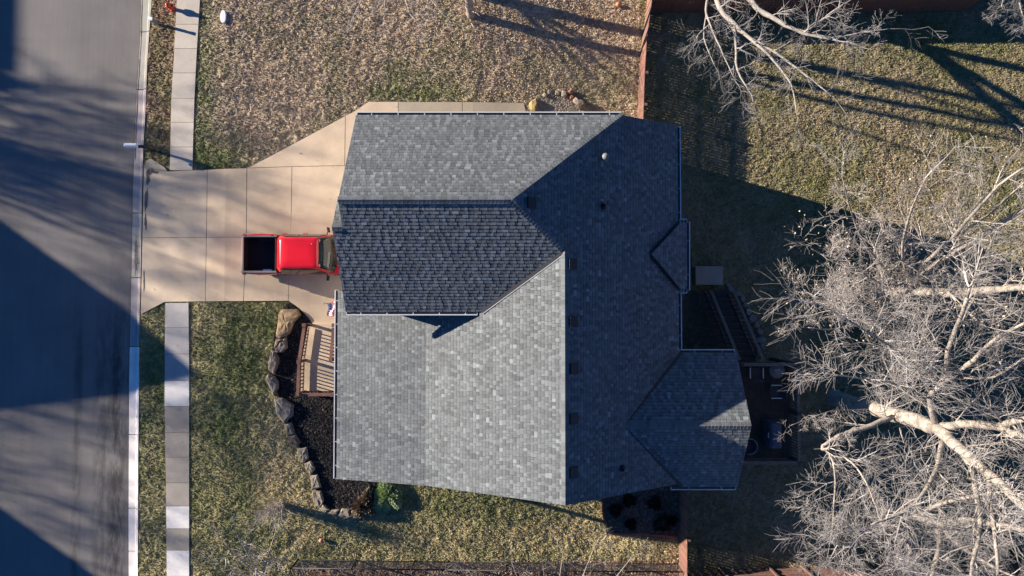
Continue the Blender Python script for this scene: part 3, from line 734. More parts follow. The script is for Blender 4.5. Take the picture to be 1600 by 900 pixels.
# ------------------------------------------------------------------ red pickup, nose towards the garage
def pickup():
    c = U(460, 398, 1.0); zg = g(-11)+.05
    T = empty('pickup_truck', (c.x, c.y-.02, zg), 0, 'bright red pickup truck with an empty black bed parked nose-in on the driveway', 'truck')
    # local x: from the tailgate (x0) to the nose; origin at the px 460 line
    x_t = U(384, 398, 1.2).x-c.x; x_c = U(437, 398, 1.25).x-c.x; x_r0 = U(441, 398, 1.9).x-c.x; x_r1 = U(500, 398, 1.9).x-c.x; x_w = x_r1+.62; x_n = x_t+5.75
    hw = 1.0
    bodyz = .42
    # cab lower body + hood: loft of half-profile rings along x
    def ring(x, w_, zt, crown=.0, zb=bodyz):
        return [(x, -w_*.93, zb), (x, -w_, zb+.22), (x, -w_, zt-.28), (x, -w_*.975, zt-.06), (x, -w_*.92, zt), (x, -w_*.5, zt+crown*.8), (x, 0, zt+crown),
                (x, w_*.5, zt+crown*.8), (x, w_*.92, zt), (x, w_*.975, zt-.06), (x, w_, zt-.28), (x, w_, zb+.22), (x, w_*.93, zb)]
    b = MB(); b.loft([ring(x_c+.0, hw*.97, 1.10), ring(x_c+.3, hw*.985, 1.12), ring(x_c+1.2, hw*.985, 1.12), ring(x_w-.05, hw*.985, 1.12), ring(x_w+.25, hw*.98, 1.10, .05), ring(x_w+.8, hw*.97, 1.06, .06), ring(x_n-.35, hw*.94, 1.0, .05), ring(x_n-.05, hw*.86, .88, .03), ring(x_n, hw*.8, .75, 0)])
    body = b.build('body', M['red'], T, bevel=.02, smooth=True, fixn=True)
    # bed: shaped side panels, front wall and tailgate, floor, rails
    bt = 1.24
    for s_ in (-1, 1):
        bed = MB(); bed.loft([[(x, s_*w_*.94, bodyz+.05), (x, s_*w_, bodyz+.3), (x, s_*w_, bt-.3), (x, s_*w_*.985, bt-.05), (x, s_*w_*.95, bt), (x, s_*w_*.86, bt), (x, s_*w_*.86, bodyz+.05)] for x, w_ in ((x_t+.02, hw*.95), (x_t+.2, hw*.97), (x_t+.55, hw*1.0), (x_t+1.0, hw*1.02), (x_t+1.4, hw*1.0), (x_c-.02, hw*.98))])
        bed.build('bed_side', M['red'], T, bevel=.012, smooth=True, fixn=True)
    m = MB(); m.box((x_t+.03, 0, .88), (.07, 1.86, .66)); tg = m.build('tailgate', M['red'], T, bevel=.02)
    m = MB(); m.box((x_t-.012, 0, 1.0), (.015, .34, .1)); m.build('handle', M['black'], tg)
    m = MB(); m.box(((x_t+x_c)/2, 0, .60), (x_c-x_t-.06, 1.72, .05))
    for k in range(9): m.box(((x_t+x_c)/2, -.72+k*.18, .635), (x_c-x_t-.1, .07, .02))
    m.box((x_c-.05, 0, .9), (.05, 1.7, .62)); m.box((x_t+.085, 0, .90), (.03, 1.7, .62))
    for s_ in (-1, 1): m.box(((x_t+x_c)/2, s_*.845, .9), (x_c-x_t-.06, .02, .6)); m.box((x_t+1.05, s_*.74, .74), (.8, .2, .24))
    m.build('bed_liner', M['black'], T)
    m = MB()
    for s_ in (-1, 1): m.box(((x_t+x_c)/2+.01, s_*.872, bt+.012), (x_c-x_t+.03, .10, .03))
    m.box((x_t+.075, 0, bt+.005), (.08, 1.84, .045)); m.build('bed_rail', M['rail'], T, bevel=.01)
    for q in ((x_t+.2, .9), (x_t+.2, -.9), (x_c-.2, .9)): m = MB(); m.box((q[0], q[1], bt+.03), (.09, .05, .008)); m.build('stake_pocket', M['black'], T)
    m = MB(); m.box((x_t+1.25, -.80, bt-.06), (.42, .10, .06)); m.build('bed_cleat', M['chrome'], T)
    # greenhouse
    def rr(x0, x1, w_, z, r, cr=0):
        pts = []
        for cx, cy, a0 in ((x1-r, w_-r, 0), (x0+r, w_-r, 90), (x0+r, -w_+r, 180), (x1-r, -w_+r, 270)):
            for k in range(5):
                t = math.radians(a0+k*22.5); pts.append((cx+r*math.cos(t), cy+r*math.sin(t), z))
        return pts
    cabn = MB(); cabn.loft([rr(x_c+.02, x_w-.0, .94, 1.10, .25), rr(x_c+.06, x_r1+.40, .88, 1.35, .22), rr(x_r0-.02, x_r1+.08, .745, 1.80, .14), rr(x_r0+.02, x_r1-.02, .70, 1.865, .16), rr(x_r0+.12, x_r1-.12, .60, 1.895, .2), rr(x_r0+.45, x_r1-.45, .3, 1.91, .15)])
    rf = cabn.build('cab', M['red'], T, bevel=.0, smooth=True, fixn=True)
    # pressed ribs on the roof
    m = MB()
    for k in range(5): m.box(((x_r0+x_r1)/2, -.44+k*.22, 1.897), (x_r1-x_r0-.5, .03, .014))
    m.build('roof_rib', M['red'], rf, bevel=.006)
    # glass: windscreen, side windows, rear window
    wz0, wz1 = 1.16, 1.79
    m = MB()
    def px_(x0, x1, y0, y1, z0, z1, n=8):
        rows = []
        for i in range(n+1):
            t = i/n*2-1; rows.append(((x0-.13*t*t, y0*t, z0), (x1-.05*t*t, y1*t, z1)))
        return rows
    rw = px_(x_w+.16, x_r1+.07, .90, .70, wz0+.0, wz1+.045)
    for i in range(len(rw)-1): m.face([m.vert(rw[i][0]), m.vert(rw[i+1][0]), m.vert(rw[i+1][1]), m.vert(rw[i][1])])
    gl = m.build('windshield', M['tglass'], T, smooth=True, fixn=True)
    md = gl.modifiers.new('s', 'SOLIDIFY'); md.thickness = .012
    # dashboard seen through the screen, with three pale rectangular frames on the glass
    m = MB(); m.box((x_w-.13, 0, 1.245), (.26, 1.45, .05)); ds = m.build('dashboard', M['dash'], gl, bevel=.02)
    m = MB()
    for k in range(3):
        y = .26-.26*k; x = x_r1+.235-.03*abs(k-1)
        for dx_, dy_, sx, sy in ((-.045, 0, .018, .19), (.045, 0, .018, .19), (0, -.09, .10, .018), (0, .09, .10, .018)): m.box((x+dx_, y+dy_, 1.675-dx_*1.05+.012), (sx, sy, .012))
    m.build('pale_frames', M['rail'], gl)
    for s_ in (-1, 1):
        for x0, x1, x0t, x1t in ((x_c+.16, x_c+.90, x_r0+.20, x_r0+.92), (x_c+.98, x_w-.30, x_r0+1.0, x_r1-.04)):
            m = MB(); y0, y1 = s_*.962, s_*.800
            m.poly([(x0, y0, 1.145), (x1, y0, 1.145), (x1t, y1, 1.70), (x0t, y1, 1.70)]); o = m.build('side_window', M['tglass'], T, fixn=False); q = o.modifiers.new('s', 'SOLIDIFY'); q.thickness = .02; q.offset = 0
        m = MB(); m.tube([(x_w-.35, s_*.98, 1.15), (x_w-.30, s_*1.10, 1.18)], .03, 6); m.loft([[(x_w-.30+dx_*1., s_*(1.06), 1.10+dz), (x_w-.34+dx_, s_*1.30, 1.10+dz)][::1]+[(x_w-.24+dx_, s_*1.30, 1.10+dz), (x_w-.20+dx_, s_*1.06, 1.10+dz)] for dx_, dz in ((0, 0), (0, .2))]); m.build('mirror', M['black'], T, bevel=.02, fixn=True)
        for x in (x_c+.35, x_c+1.35): m = MB(); m.tube([(x-.11, s_*.995, 1.02), (x-.09, s_*1.035, 1.03), (x+.09, s_*1.035, 1.03), (x+.11, s_*.995, 1.02)], .018, 6); m.build('door_handle', M['red'], T)
        m = MB(); m.box((x_t+.06, s_*.93, 1.0), (.10, .14, .34)); m.build('tail_light', M['lamp_red'], T, bevel=.02)
        m = MB(); m.box((x_n-.12, s_*.66, .80), (.2, .30, .14)); m.build('headlight', M['chrome'], T, bevel=.03)
        for x in (x_t+1.05, x_n-.95):
            wm = Matrix.Translation((x, s_*.86, .38)) @ Matrix.Rotation(math.radians(90), 4, 'X')
            m = MB(); m.lathe([(.22, -.12), (.36, -.12), (.38, -.09), (.38, .09), (.36, .12), (.22, .12)], M=wm, n=24); wh = m.build('wheel', M['rubber'], T)
            m = MB(); m.lathe([(0, .09*-s_), (.22, .10*-s_), (.23, .11*-s_)], M=wm, n=16); m.build('rim', M['chrome'], wh)
            m = MB()
            pts = [(x+.47*math.cos(math.radians(a)), s_*.985, .38+.47*math.sin(math.radians(a))) for a in range(0, 181, 15)]; m.tube(pts, .03, 6); m.build('wheel_arch', M['black'], T)
    m = MB(); m.box((x_t-.06, 0, .52), (.14, 1.8, .18)); m.build('rear_bumper', M['chrome'], T, bevel=.03)
    m = MB(); m.box((x_n+.02, 0, .55), (.14, 1.8, .22)); m.build('front_bumper', M['chrome'], T, bevel=.03)
    m = MB(); m.box((x_n+.0, 0, .78), (.04, 1.0, .18)); m.build('grille', M['black'], T, bevel=.02)
    m = MB(); m.lathe([(.035, 0), (.03, .02), (.008, .035), (.005, .14), (0, .14)], (x_r1-.28, .43, 1.885), 10); m.build('antenna', M['chrome'], T)
    m = MB(); m.box((x_w+.12, -.3, 1.16), (.03, .7, .02)); m.box((x_w+.12, .4, 1.16), (.03, .6, .02)); m.build('wiper', M['black'], T)
pickup()

# ------------------------------------------------------------------ flag beside the porch
def flag():
    a = U(507, 474, 2.3); b = U(533, 473.5, 2.75)
    fl = empty('flag', a, 0, 'small striped american flag on a short pole sticking out from the house front', 'flag'); A = Vector(a)
    m = MB(); m.tube([(0, 0, 0), Vector(b)-A+Vector((.15, 0, .0))], .016, 6); m.lathe([(0, -.03), (.03, 0), (0, .03)], (0, 0, 0), 8); m.build('pole', M['darkwood'], fl)
    # hanging folded cloth: strips of a grid mapped on a wavy drop
    def P(u, v):   # u along the pole (0..1), v down the stripes (0..1)
        x = .14+.62*u+.06*math.sin(v*5+u*2); y = -.56*v*(1+.15*math.sin(u*7))-.03; z = .12+.33*u-.30*v+.05*math.sin(u*11+v*3); return (x, y+.05*math.sin(u*9), z)
    NU = 12
    def patch(name, mt, cells, lift=0):
        m = MB()
        for i0, i1, v0, v1 in cells:
            for i in range(i0, i1): m.poly([tuple(Vector(P(i/NU, v0))+Vector((0, 0, lift))), tuple(Vector(P((i+1)/NU, v0))+Vector((0, 0, lift))), tuple(Vector(P((i+1)/NU, v1))+Vector((0, 0, lift))), tuple(Vector(P(i/NU, v1))+Vector((0, 0, lift)))])
        return m.build(name, mt, fl, smooth=True)
    reds = []; whites = []
    for k in range(13):
        v0, v1 = k/13, (k+1)/13; i0 = 5 if k < 7 else 0
        (reds if k % 2 == 0 else whites).append((i0, NU, v0, v1))
    patch('red_stripes', M['redflag'], reds); patch('white_stripes', M['whiteflag'], whites); patch('canton', M['blueflag'], [(0, 5, k/13, (k+1)/13) for k in range(7)])
    m = MB()
    for i in range(5):
        for j in range(4):
            q = Vector(P((i+.5)/NU, (j+.5)*7/52))+Vector((0, -.004, .012)); pts = []
            for k in range(10): r = .017 if k % 2 == 0 else .007; pts.append((q.x+r*math.cos(k*math.pi/5), q.y+r*math.sin(k*math.pi/5), q.z))
            m.poly(pts)
    m.build('stars', M['whiteflag'], fl)
    # the part blown back over the pole
    m = MB(); m2 = MB()
    for k in range(5):
        mm = m if k % 2 == 0 else m2; x = .38+.09*k
        mm.poly([(x, .02, .28), (x+.09, .02, .32), (x+.13, .24-.03*abs(k-3), .16), (x+.03, .20-.03*abs(k-3), .14)])
    m.build('red_fold', M['redflag'], fl); m2.build('white_fold', M['whiteflag'], fl)
flag()

# ------------------------------------------------------------------ street side things
def hydrant():
    p = G(270, 14.5); h = empty('fire_hydrant', p, .3, 'orange red fire hydrant on the verge beside the sidewalk', 'fire hydrant')
    m = MB(); m.lathe([(.16, 0), (.16, .04), (.10, .05), (.10, .42), (.14, .43), (.14, .47), (.12, .48), (.11, .56), (.06, .63), (0, .64)], n=16); m.build('barrel', M['hydrant'], h)
    m = MB(); m.lathe([(.03, .63), (.03, .69), (0, .69)], n=5); m.build('operating_nut', M['hydrant'], h)
    for a, r, L in ((0, .07, .2), (90, .05, .17), (180, .05, .17), (270, .05, .17)):
        mm = Matrix.Translation((0, 0, .36)) @ rot_z(math.radians(a)) @ Matrix.Rotation(math.radians(90), 4, 'Y')
        m = MB(); m.lathe([(r, .08), (r, L-.05), (r*1.3, L-.05), (r*1.3, L), (0, L+.01)], n=12, M=mm); m.build('nozzle', M['hydrant'], h)
hydrant()
def post_box():
    p = G(247, 38.5); h = empty('utility_pedestal', p, -.3, 'grey green utility pedestal standing at the kerb below the hydrant', 'utility pedestal')
    m = MB(); m.box((0, 0, .36), (.20, .14, .72)); m.build('post', M['pedestal'], h, bevel=.015)
    m = MB(); m.box((-.0, 0, .745), (.23, .17, .06)); m.build('cap', M['white'], h, bevel=.02)
    m = MB(); m.box((0, .076, .35), (.15, .01, .5)); m.build('door', M['darkmetal'], h)
post_box()
def mailbox():
    p = G(239.5, 235.5); h = empty('mailbox', p, 0, 'white roadside mailbox on a dark post leaning over the kerb', 'mailbox')
    m = MB(); m.box((0, 0, .5), (.10, .10, 1.05)); m.beam((-.05, 0, .62), (-.38, 0, .97), .07, .07); m.beam((.1, 0, 1.0), (-.75, 0, 1.0), .10, .07); m.build('post', M['darkwood'], h)
    m = MB(); r = []
    for x in (-.78, -.20):
        r.append([(x, .11*math.cos(t), 1.16+.11*math.sin(t)) for t in [math.radians(a) for a in range(0, 181, 20)]]+[(x, -.11, 1.04), (x, .11, 1.04)])
    m.loft(r); b = m.build('box', M['white'], h, bevel=.008, fixn=True)
    m = MB(); m.box((-.795, 0, 1.15), (.02, .2, .2)); m.build('door', M['white'], b, bevel=.02)
    m = MB(); m.box((-.4, .13, 1.22), (.14, .012, .05)); m.build('signal_flag', M['lamp_red'], b)
mailbox()
mb = MB(); p = G(350, 27); mb.loft([[(p.x+(.14*math.cos(t)), p.y+.33*math.sin(t)*abs(math.sin(t))**-.25 if abs(math.sin(t)) > .01 else p.y, p.z+z) for t in [2*math.pi*k/20 for k in range(20)]] for z in (.0, .11)])
tag(mb.build('meter_lid', M['white'], bevel=.02, fixn=True), 'oval white utility lid set in the straw coloured front lawn', 'utility lid')
mb = MB(); p = G(503, 843); mb.lathe([(.001, -.11), (.06, -.09), (.1, -.04), (.11, 0), (.1, .04), (.06, .09), (.001, .11)], (p.x, p.y, p.z+.15), 12)
tag(mb.build('ball', mat('pale_red', (.6, .25, .18), .6, .05)), 'faded pink ball lying behind the black chain fence', 'ball')
mb = MB(); p = G(965, 8.5); mb.lathe([(.001, -.11), (.06, -.09), (.1, -.04), (.11, 0), (.1, .04), (.06, .09), (.001, .11)], (p.x, p.y, p.z+.12), 12)
tag(mb.build('ball', mat('orange_ball', (.7, .2, .08), .6, .05)), 'orange ball lying in leaves beside the tall timber fence', 'ball')

# ------------------------------------------------------------------ rocks
def rock(x, y, z, sx, sy, sz, rz, seed, col, name, label=None, cat=None, group=None, flat=.5, parent=None):
    rr = random.Random(seed); bm = bmesh.new(); bmesh.ops.create_icosphere(bm, subdivisions=2, radius=1)
    planes = []
    for _ in range(9):
        n = Vector((rr.gauss(0, 1), rr.gauss(0, 1), rr.gauss(0, .6))).normalized(); planes.append((n, rr.uniform(.62, .88)))
    planes.append((Vector((rr.gauss(0, .08), rr.gauss(0, .08), 1)).normalized(), flat))
    for v in bm.verts:
        for n, d in planes:
            k = v.co.dot(n)
            if k > d: v.co -= n*(k-d)
        v.co *= 1+rr.uniform(-.03, .03)
        v.co.x *= sx; v.co.y *= sy; v.co.z *= sz
    lay = bm.loops.layers.float_color.new('Col')
    for f in bm.faces:
        k = rr.uniform(.9, 1.1)
        for l in f.loops: l[lay] = (col[0]*k, col[1]*k, col[2]*k, 1)
    me = bpy.data.meshes.new(name); bm.to_mesh(me); bm.free(); me.materials.append(M['rock'])
    o = bpy.data.objects.new(name, me); COL.objects.link(o); o.location = (x, y, z); o.rotation_euler = (0, 0, rz)
    tag(o, label, cat, group); 
    if parent is not None: o.parent = parent
    return o
# front bed edging: (px, py, half length px, half width px, angle deg, tint, label)
TANC = (1.25, 1.0, .68); GRY = (.78, .80, .82); LT = (1.25, 1.18, 1.02)
edge = [(450, 497, 19, 13, -70, TANC, 'big tan boulder at the top of the front bed edging, next to the driveway corner'),
        (436, 521, 12, 7, -75, (1.1, .95, .75), 'narrow tan stone just below the big tan boulder'),
        (442, 538, 13, 9, 35, GRY, 'grey angular stone left of the porch railing, below the tan ones'),
        (428, 566, 17, 8, -85, (.72, .7, .68), 'long dark grey stone level with the middle of the porch'),
        (428, 601, 18, 8, -105, GRY, 'long pale grey slab level with the lower porch railing'),
        (445, 637, 20, 13, -125, GRY, 'widest grey slab of the edging, split along its length'),
        (453, 668, 11, 8, -100, (.65, .68, .72), 'dark grey stone below the widest slab'),
        (463, 686, 10, 9, -60, (.55, .5, .45), 'dark brown stone half sunk at the bend of the edging'),
        (474, 710, 12, 9, -85, LT, 'squarish beige stone below the dark brown one'),
        (484, 730, 10, 7, -70, LT, 'rounded pale stone between two squarish ones'),
        (492, 753, 12, 8, -95, (1.1, 1.05, .95), 'upright beige stone near the lower end of the mulch'),
        (498, 776, 12, 9, -70, (1.15, 1.08, .95), 'broad beige stone at the lower corner of the bed'),
        (508, 793, 8, 6, -30, LT, 'small pale stone at the corner next to the broad one'),
        (522, 799, 9, 6, 10, LT, 'flat pale stone at the start of the bottom row'),
        (539, 799, 10, 7, 5, LT, 'six sided pale stone in the middle of the bottom row'),
        (560, 798, 11, 7, 0, LT, 'largest flat stone of the bottom row, before the dry grass')]
def slab(pts, h, col, seed, name, label, cat, group):
    rr = random.Random(seed); P = [G(*p) for p in pts]; c = sum(P, Vector())/len(P); Q = []
    for i, p in enumerate(P):          # extra corner points so that the outline is broken
        q = P[(i+1) % len(P)]; Q.append(p-c); m_ = p.lerp(q, rr.uniform(.35, .65))-c; Q.append(m_*rr.uniform(.95, 1.06))
    a = sum(Q[i].x*Q[(i+1) % len(Q)].y-Q[(i+1) % len(Q)].x*Q[i].y for i in range(len(Q)))
    if a < 0: Q = Q[::-1]
    tx, ty = rr.uniform(-.10, .10), rr.uniform(-.10, .10); m = MB(); rings = []
    for k, (f_, z) in enumerate(((1.0, -.1), (1.03, h*.45), (.95, h*.86), (.80, h), (.42, h*1.05))):
        rings.append([Vector((q.x*f_*rr.uniform(.965, 1.03), q.y*f_*rr.uniform(.965, 1.03), z+(rr.uniform(-.022, .022) if k > 1 else 0)+(q.x*tx+q.y*ty)*f_*(k > 0))) for q in Q])
    prev = None
    for r in rings:
        ids = [m.vert(p) for p in r]; n = len(ids)
        if prev:
            for k in range(n):
                v = rr.uniform(.86, 1.14); m.cur = tuple(x*v for x in col); m.face((prev[k], prev[(k+1) % n], ids[(k+1) % n])); m.face((prev[k], ids[(k+1) % n], ids[k]))
        prev = ids
    cc = m.vert((0, 0, h*1.04))
    for k in range(len(prev)): v = rr.uniform(.9, 1.1); m.cur = tuple(x*v for x in col); m.face((prev[k], prev[(k+1) % len(prev)], cc))
    o = m.build(name, M['rock'], bevel=.012); o.location = c; return tag(o, label, cat, group)
A5 = lambda L: [(400+x/5, 450+y/5) for x, y in L]
A3 = lambda L: [(300+x/3, 600+y/3) for x, y in L]
outl = [A5([(185, 200), (215, 165), (330, 168), (352, 212), (300, 272), (270, 352), (200, 392), (168, 372), (175, 300)]), A5([(172, 385), (215, 398), (195, 420), (165, 478), (150, 470)]),
        A5([(160, 488), (205, 408), (242, 380), (250, 468), (215, 502), (172, 508)]), A5([(128, 492), (155, 490), (183, 540), (185, 585), (150, 672), (110, 645), (105, 600), (120, 540)]),
        A5([(110, 668), (150, 690), (182, 732), (180, 780), (150, 842), (122, 790), (98, 720), (97, 682)]), A3([(392, 62), (430, 66), (482, 97), (476, 146), (436, 184), (402, 132)]),
        A3([(437, 188), (468, 176), (486, 232), (452, 241)]), A3([(452, 245), (490, 236), (513, 270), (493, 296), (462, 272)]), A3([(498, 302), (540, 295), (549, 346), (526, 368), (497, 332)]),
        A3([(531, 370), (560, 358), (579, 396), (561, 422), (536, 397)]), A3([(556, 430), (590, 421), (607, 482), (567, 490)]), A3([(568, 496), (606, 500), (622, 546), (600, 576), (571, 546)]),
        A3([(598, 582), (618, 561), (650, 586), (626, 602)]), A3([(634, 604), (656, 585), (692, 586), (680, 612)]), A3([(682, 612), (706, 580), (741, 585), (748, 622), (720, 630)]), A3([(746, 590), (806, 579), (812, 622), (752, 630)])]
for i, (px, py, a, b, an, col, lab) in enumerate(edge):
    slab(outl[i], .30 if i < 6 else .2, col, 40+i, 'edging_stone', lab, 'stone', 'stones edging the front mulch bed')
# side bed at the north wall
sheet('gravel_bed', M['gravel'], [[(822, 178), (828, 158), (836, 149), (870, 143), (900, 150), (916, 166), (920, 180)]], .008, colors=[(1, 1, 1)])
chips('gravel_chips', W([(830, 176), (838, 151), (870, 145), (898, 152), (912, 168), (914, 178)]), 3500, M['blade'], (.02, .04), [(.35, .3, .25), (.28, .24, .2), (.42, .36, .3)], 'tan and grey pebbles in the small bed north of the house', 'gravel')
p = G(834, 164); rock(p.x, p.y, .1, .40, .30, .45, 1.2, 88, (1.35, 1.15, .55), 'boulder', 'yellowish lichen covered boulder at the end of the side path', 'boulder', None, .8)
for i, (px, py, s_, col, lab) in enumerate(((859, 144, .13, GRY, 'small grey stone, first along the top of the gravel bed'), (870, 146, .15, LT, 'small pale stone beside the gravel bed, second from the left'), (881, 148, .19, (1.1, 1, .8), 'fist sized beige stone at the top of the gravel bed'),
        (892, 145, .15, (1.2, .7, .5), 'small reddish stone touching the gravel bed'), (893, 153, .15, (1.2, .6, .42), 'rust brown stone just below the small reddish one'), (900, 158, .18, LT, 'pale stone left of the dark one at the end of the gravel bed'), (907, 164, .28, (.6, .55, .5), 'dark squat stone at the right end of the gravel bed'), (851, 149, .12, LT, 'tiny pale stone at the top left of the gravel bed'))):
    p = G(px, py); rock(p.x, p.y, p.z+.08, s_*1.2, s_, s_, i, 100+i, col, 'garden_stone', lab, 'stone', 'small stones round the gravel bed', .8)
# rocks in the shaded back yard
back = [(1141, 452, 12, 5), (1152, 458, 7, 5), (1158, 466, 7, 5), (1163, 476, 6, 5), (1168, 487, 7, 5), (1174, 498, 8, 6), (1181, 508, 7, 5), (1186, 518, 7, 5), (1187, 531, 8, 6), (1190, 541, 7, 6), (1184, 550, 7, 5), (1172, 549, 6, 5),
        (1243, 600, 6, 5), (1247, 590, 7, 6), (1259, 583, 6, 5), (1268, 577, 8, 5), (1281, 575, 7, 5), (1246, 612, 6, 5), (1290, 577, 6, 4)]
blab = ['largest shaded rock beside the concrete landing', 'first rock after the largest one on the curved rock edge behind the house', 'second rock of the curve behind the house', 'third rock of the curve behind the house', 'fourth rock of the curve behind the house', 'long rock midway on the curve behind the house', 'rock just below the long one behind the house',
        'pale rock at the outer bend of the curve behind the house', 'wide rock near the lower end of the curve', 'rock next to last on the curve above the deck', 'last rock of the curve, above the deck corner', 'rock turned inwards beside the stair rail', 'rock closest to the deck rail on the right side', 'upper left rock of the small ring right of the deck',
        'small rock on top of the ring right of the deck', 'widest rock on top of the ring right of the deck', 'pale rock under the branches right of the deck', 'lowest rock of the small ring right of the deck', 'outermost rock of the ring, under the twigs']
for i, (px, py, a, b) in enumerate(back):
    p = G(px, py); rock(p.x, p.y, .08, a/30, b/30, .22, random.uniform(0, 3), 200+i, (1.0, .98, .95), 'edging_rock', blab[i], 'rock', 'rocks edging the shaded back beds', .6)

# ------------------------------------------------------------------ fences
def fence(name, pts, h, label, cat='fence', bw=.14, gap=.012, postd=2.4, flip=1, mt='cedar', cols=((1, .82, .80), (.85, .66, .62), (1.15, .95, .9)), group=None):
    """pts: world ground points; boards on one side, posts and rails on the other"""
    r = empty(name, pts[0], 0, label, cat, group); O = Vector(pts[0]); rr = random.Random(len(label)); m = MB(); rl = MB(); carry = 0
    posts = []
    for a, b in zip(pts[:-1], pts[1:]):
        a, b = Vector(a)-O, Vector(b)-O; L = (b-a).length; d = (b-a)/L; nn = Vector((-d.y, d.x, 0))*flip
        ang = math.atan2(d.y, d.x); s_ = 0
        while s_ < L:
            m.cur = tuple(c*rr.uniform(.85, 1.12) for c in rr.choice(cols)); p = a+d*(s_+bw/2); hh = h+rr.uniform(-.025, .02)
            m.box((p.x, p.y, p.z+hh/2), (bw-gap-rr.uniform(0, .006), .022, hh), ang+rr.uniform(-.03, .03)); s_ += bw
        for z in (.3, h*.55, h-.22): rl.beam(a+nn*.045+Vector((0, 0, z)), b+nn*.045+Vector((0, 0, z)), .04, .09)
        k = 0
        while k < L: posts.append((a+d*k+nn*.10, ang)); k += postd
    m.build('boards', M[mt], r); rl.cur = (.8, .62, .6); rl.build('rails', M[mt], r)
    for p, ang in posts:
        q = MB(); q.cur = (.8, .7, .66); q.box((p.x, p.y, (h+.02)/2), (.1, .1, h+.02), ang); q.cur = (.9, .75, .7); q.box((p.x, p.y, h+.04), (.13, .13, .025), ang); q.build('post', M[mt], r)
fence('timber_fence', [G(1017, -60), G(1009, 20), G(1001, 80), G(998, 130), G(994, 250)][::-1], 1.62, 'reddish timber fence running from the top of the picture down to the house corner', flip=-1)
fence('timber_fence', [G(1061, 752), G(1061, 1000)], 1.62, 'timber fence below the rear gable, half in shade and half sunlit', flip=1)
fence('timber_fence', [G(1010, 20), G(1300, 20), G(1502, 18), G(1545, -12)], 1.62, 'long dark red timber fence in shade along the top right', flip=1, mt='redwood')
fence('timber_fence', [G(1064, 893), G(1200, 888), G(1400, 884), G(1640, 878)][::-1], 1.62, 'sunlit timber fence along the bottom right edge under the bare trees', flip=-1)
L_W = .006
def chain_fence():
    pts = [G(466, 874), G(700, 877), G(1058, 880)]; h = 1.15
    r = empty('chain_link_fence', pts[0], 0, 'black chain link fence along the bottom of the side lawn', 'fence'); O = Vector(pts[0])
    P2 = [(G(466, 874), G(440, 960)), (pts[0], pts[1]), (pts[1], pts[2])]
    net = MB(); rl = MB()
    for a, b in P2:
        a, b = Vector(a)-O, Vector(b)-O; L = (b-a).length; d = (b-a)/L; up = Vector((0, 0, 1)); st = .13; n = int(L/st); nv = 9
        rl.tube([a+up*h, b+up*h], .032, 6); rl.tube([a+up*.06, b+up*.06], .016, 4)
        for i in range(-nv, n):     # diagonal wires both ways
            for sg in (1, -1):
                s0 = i*st; t0 = max(0, -s0/(h)) if 0 else 0
                x0, x1 = s0, s0+nv*st
                za, zb = (.06, h) if sg > 0 else (h, .06)
                lo = max(0, (0-x0)/(x1-x0)); hi = min(1, (L-x0)/(x1-x0))
                if hi > lo: net.beam(a+d*(x0+(x1-x0)*lo)+up*(za+(zb-za)*lo), a+d*(x0+(x1-x0)*hi)+up*(za+(zb-za)*hi), L_W, L_W)
        k = 0
        while k <= L: p = MB(); q = a+d*k; p.tube([q, q+up*(h+.05)], .04, 8); p.build('post', M['darkmetal'], r); k += 2.9
    net.build('mesh', M['darkmetal'], r); rl.build('top_rail', M['darkmetal'], r)
chain_fence()

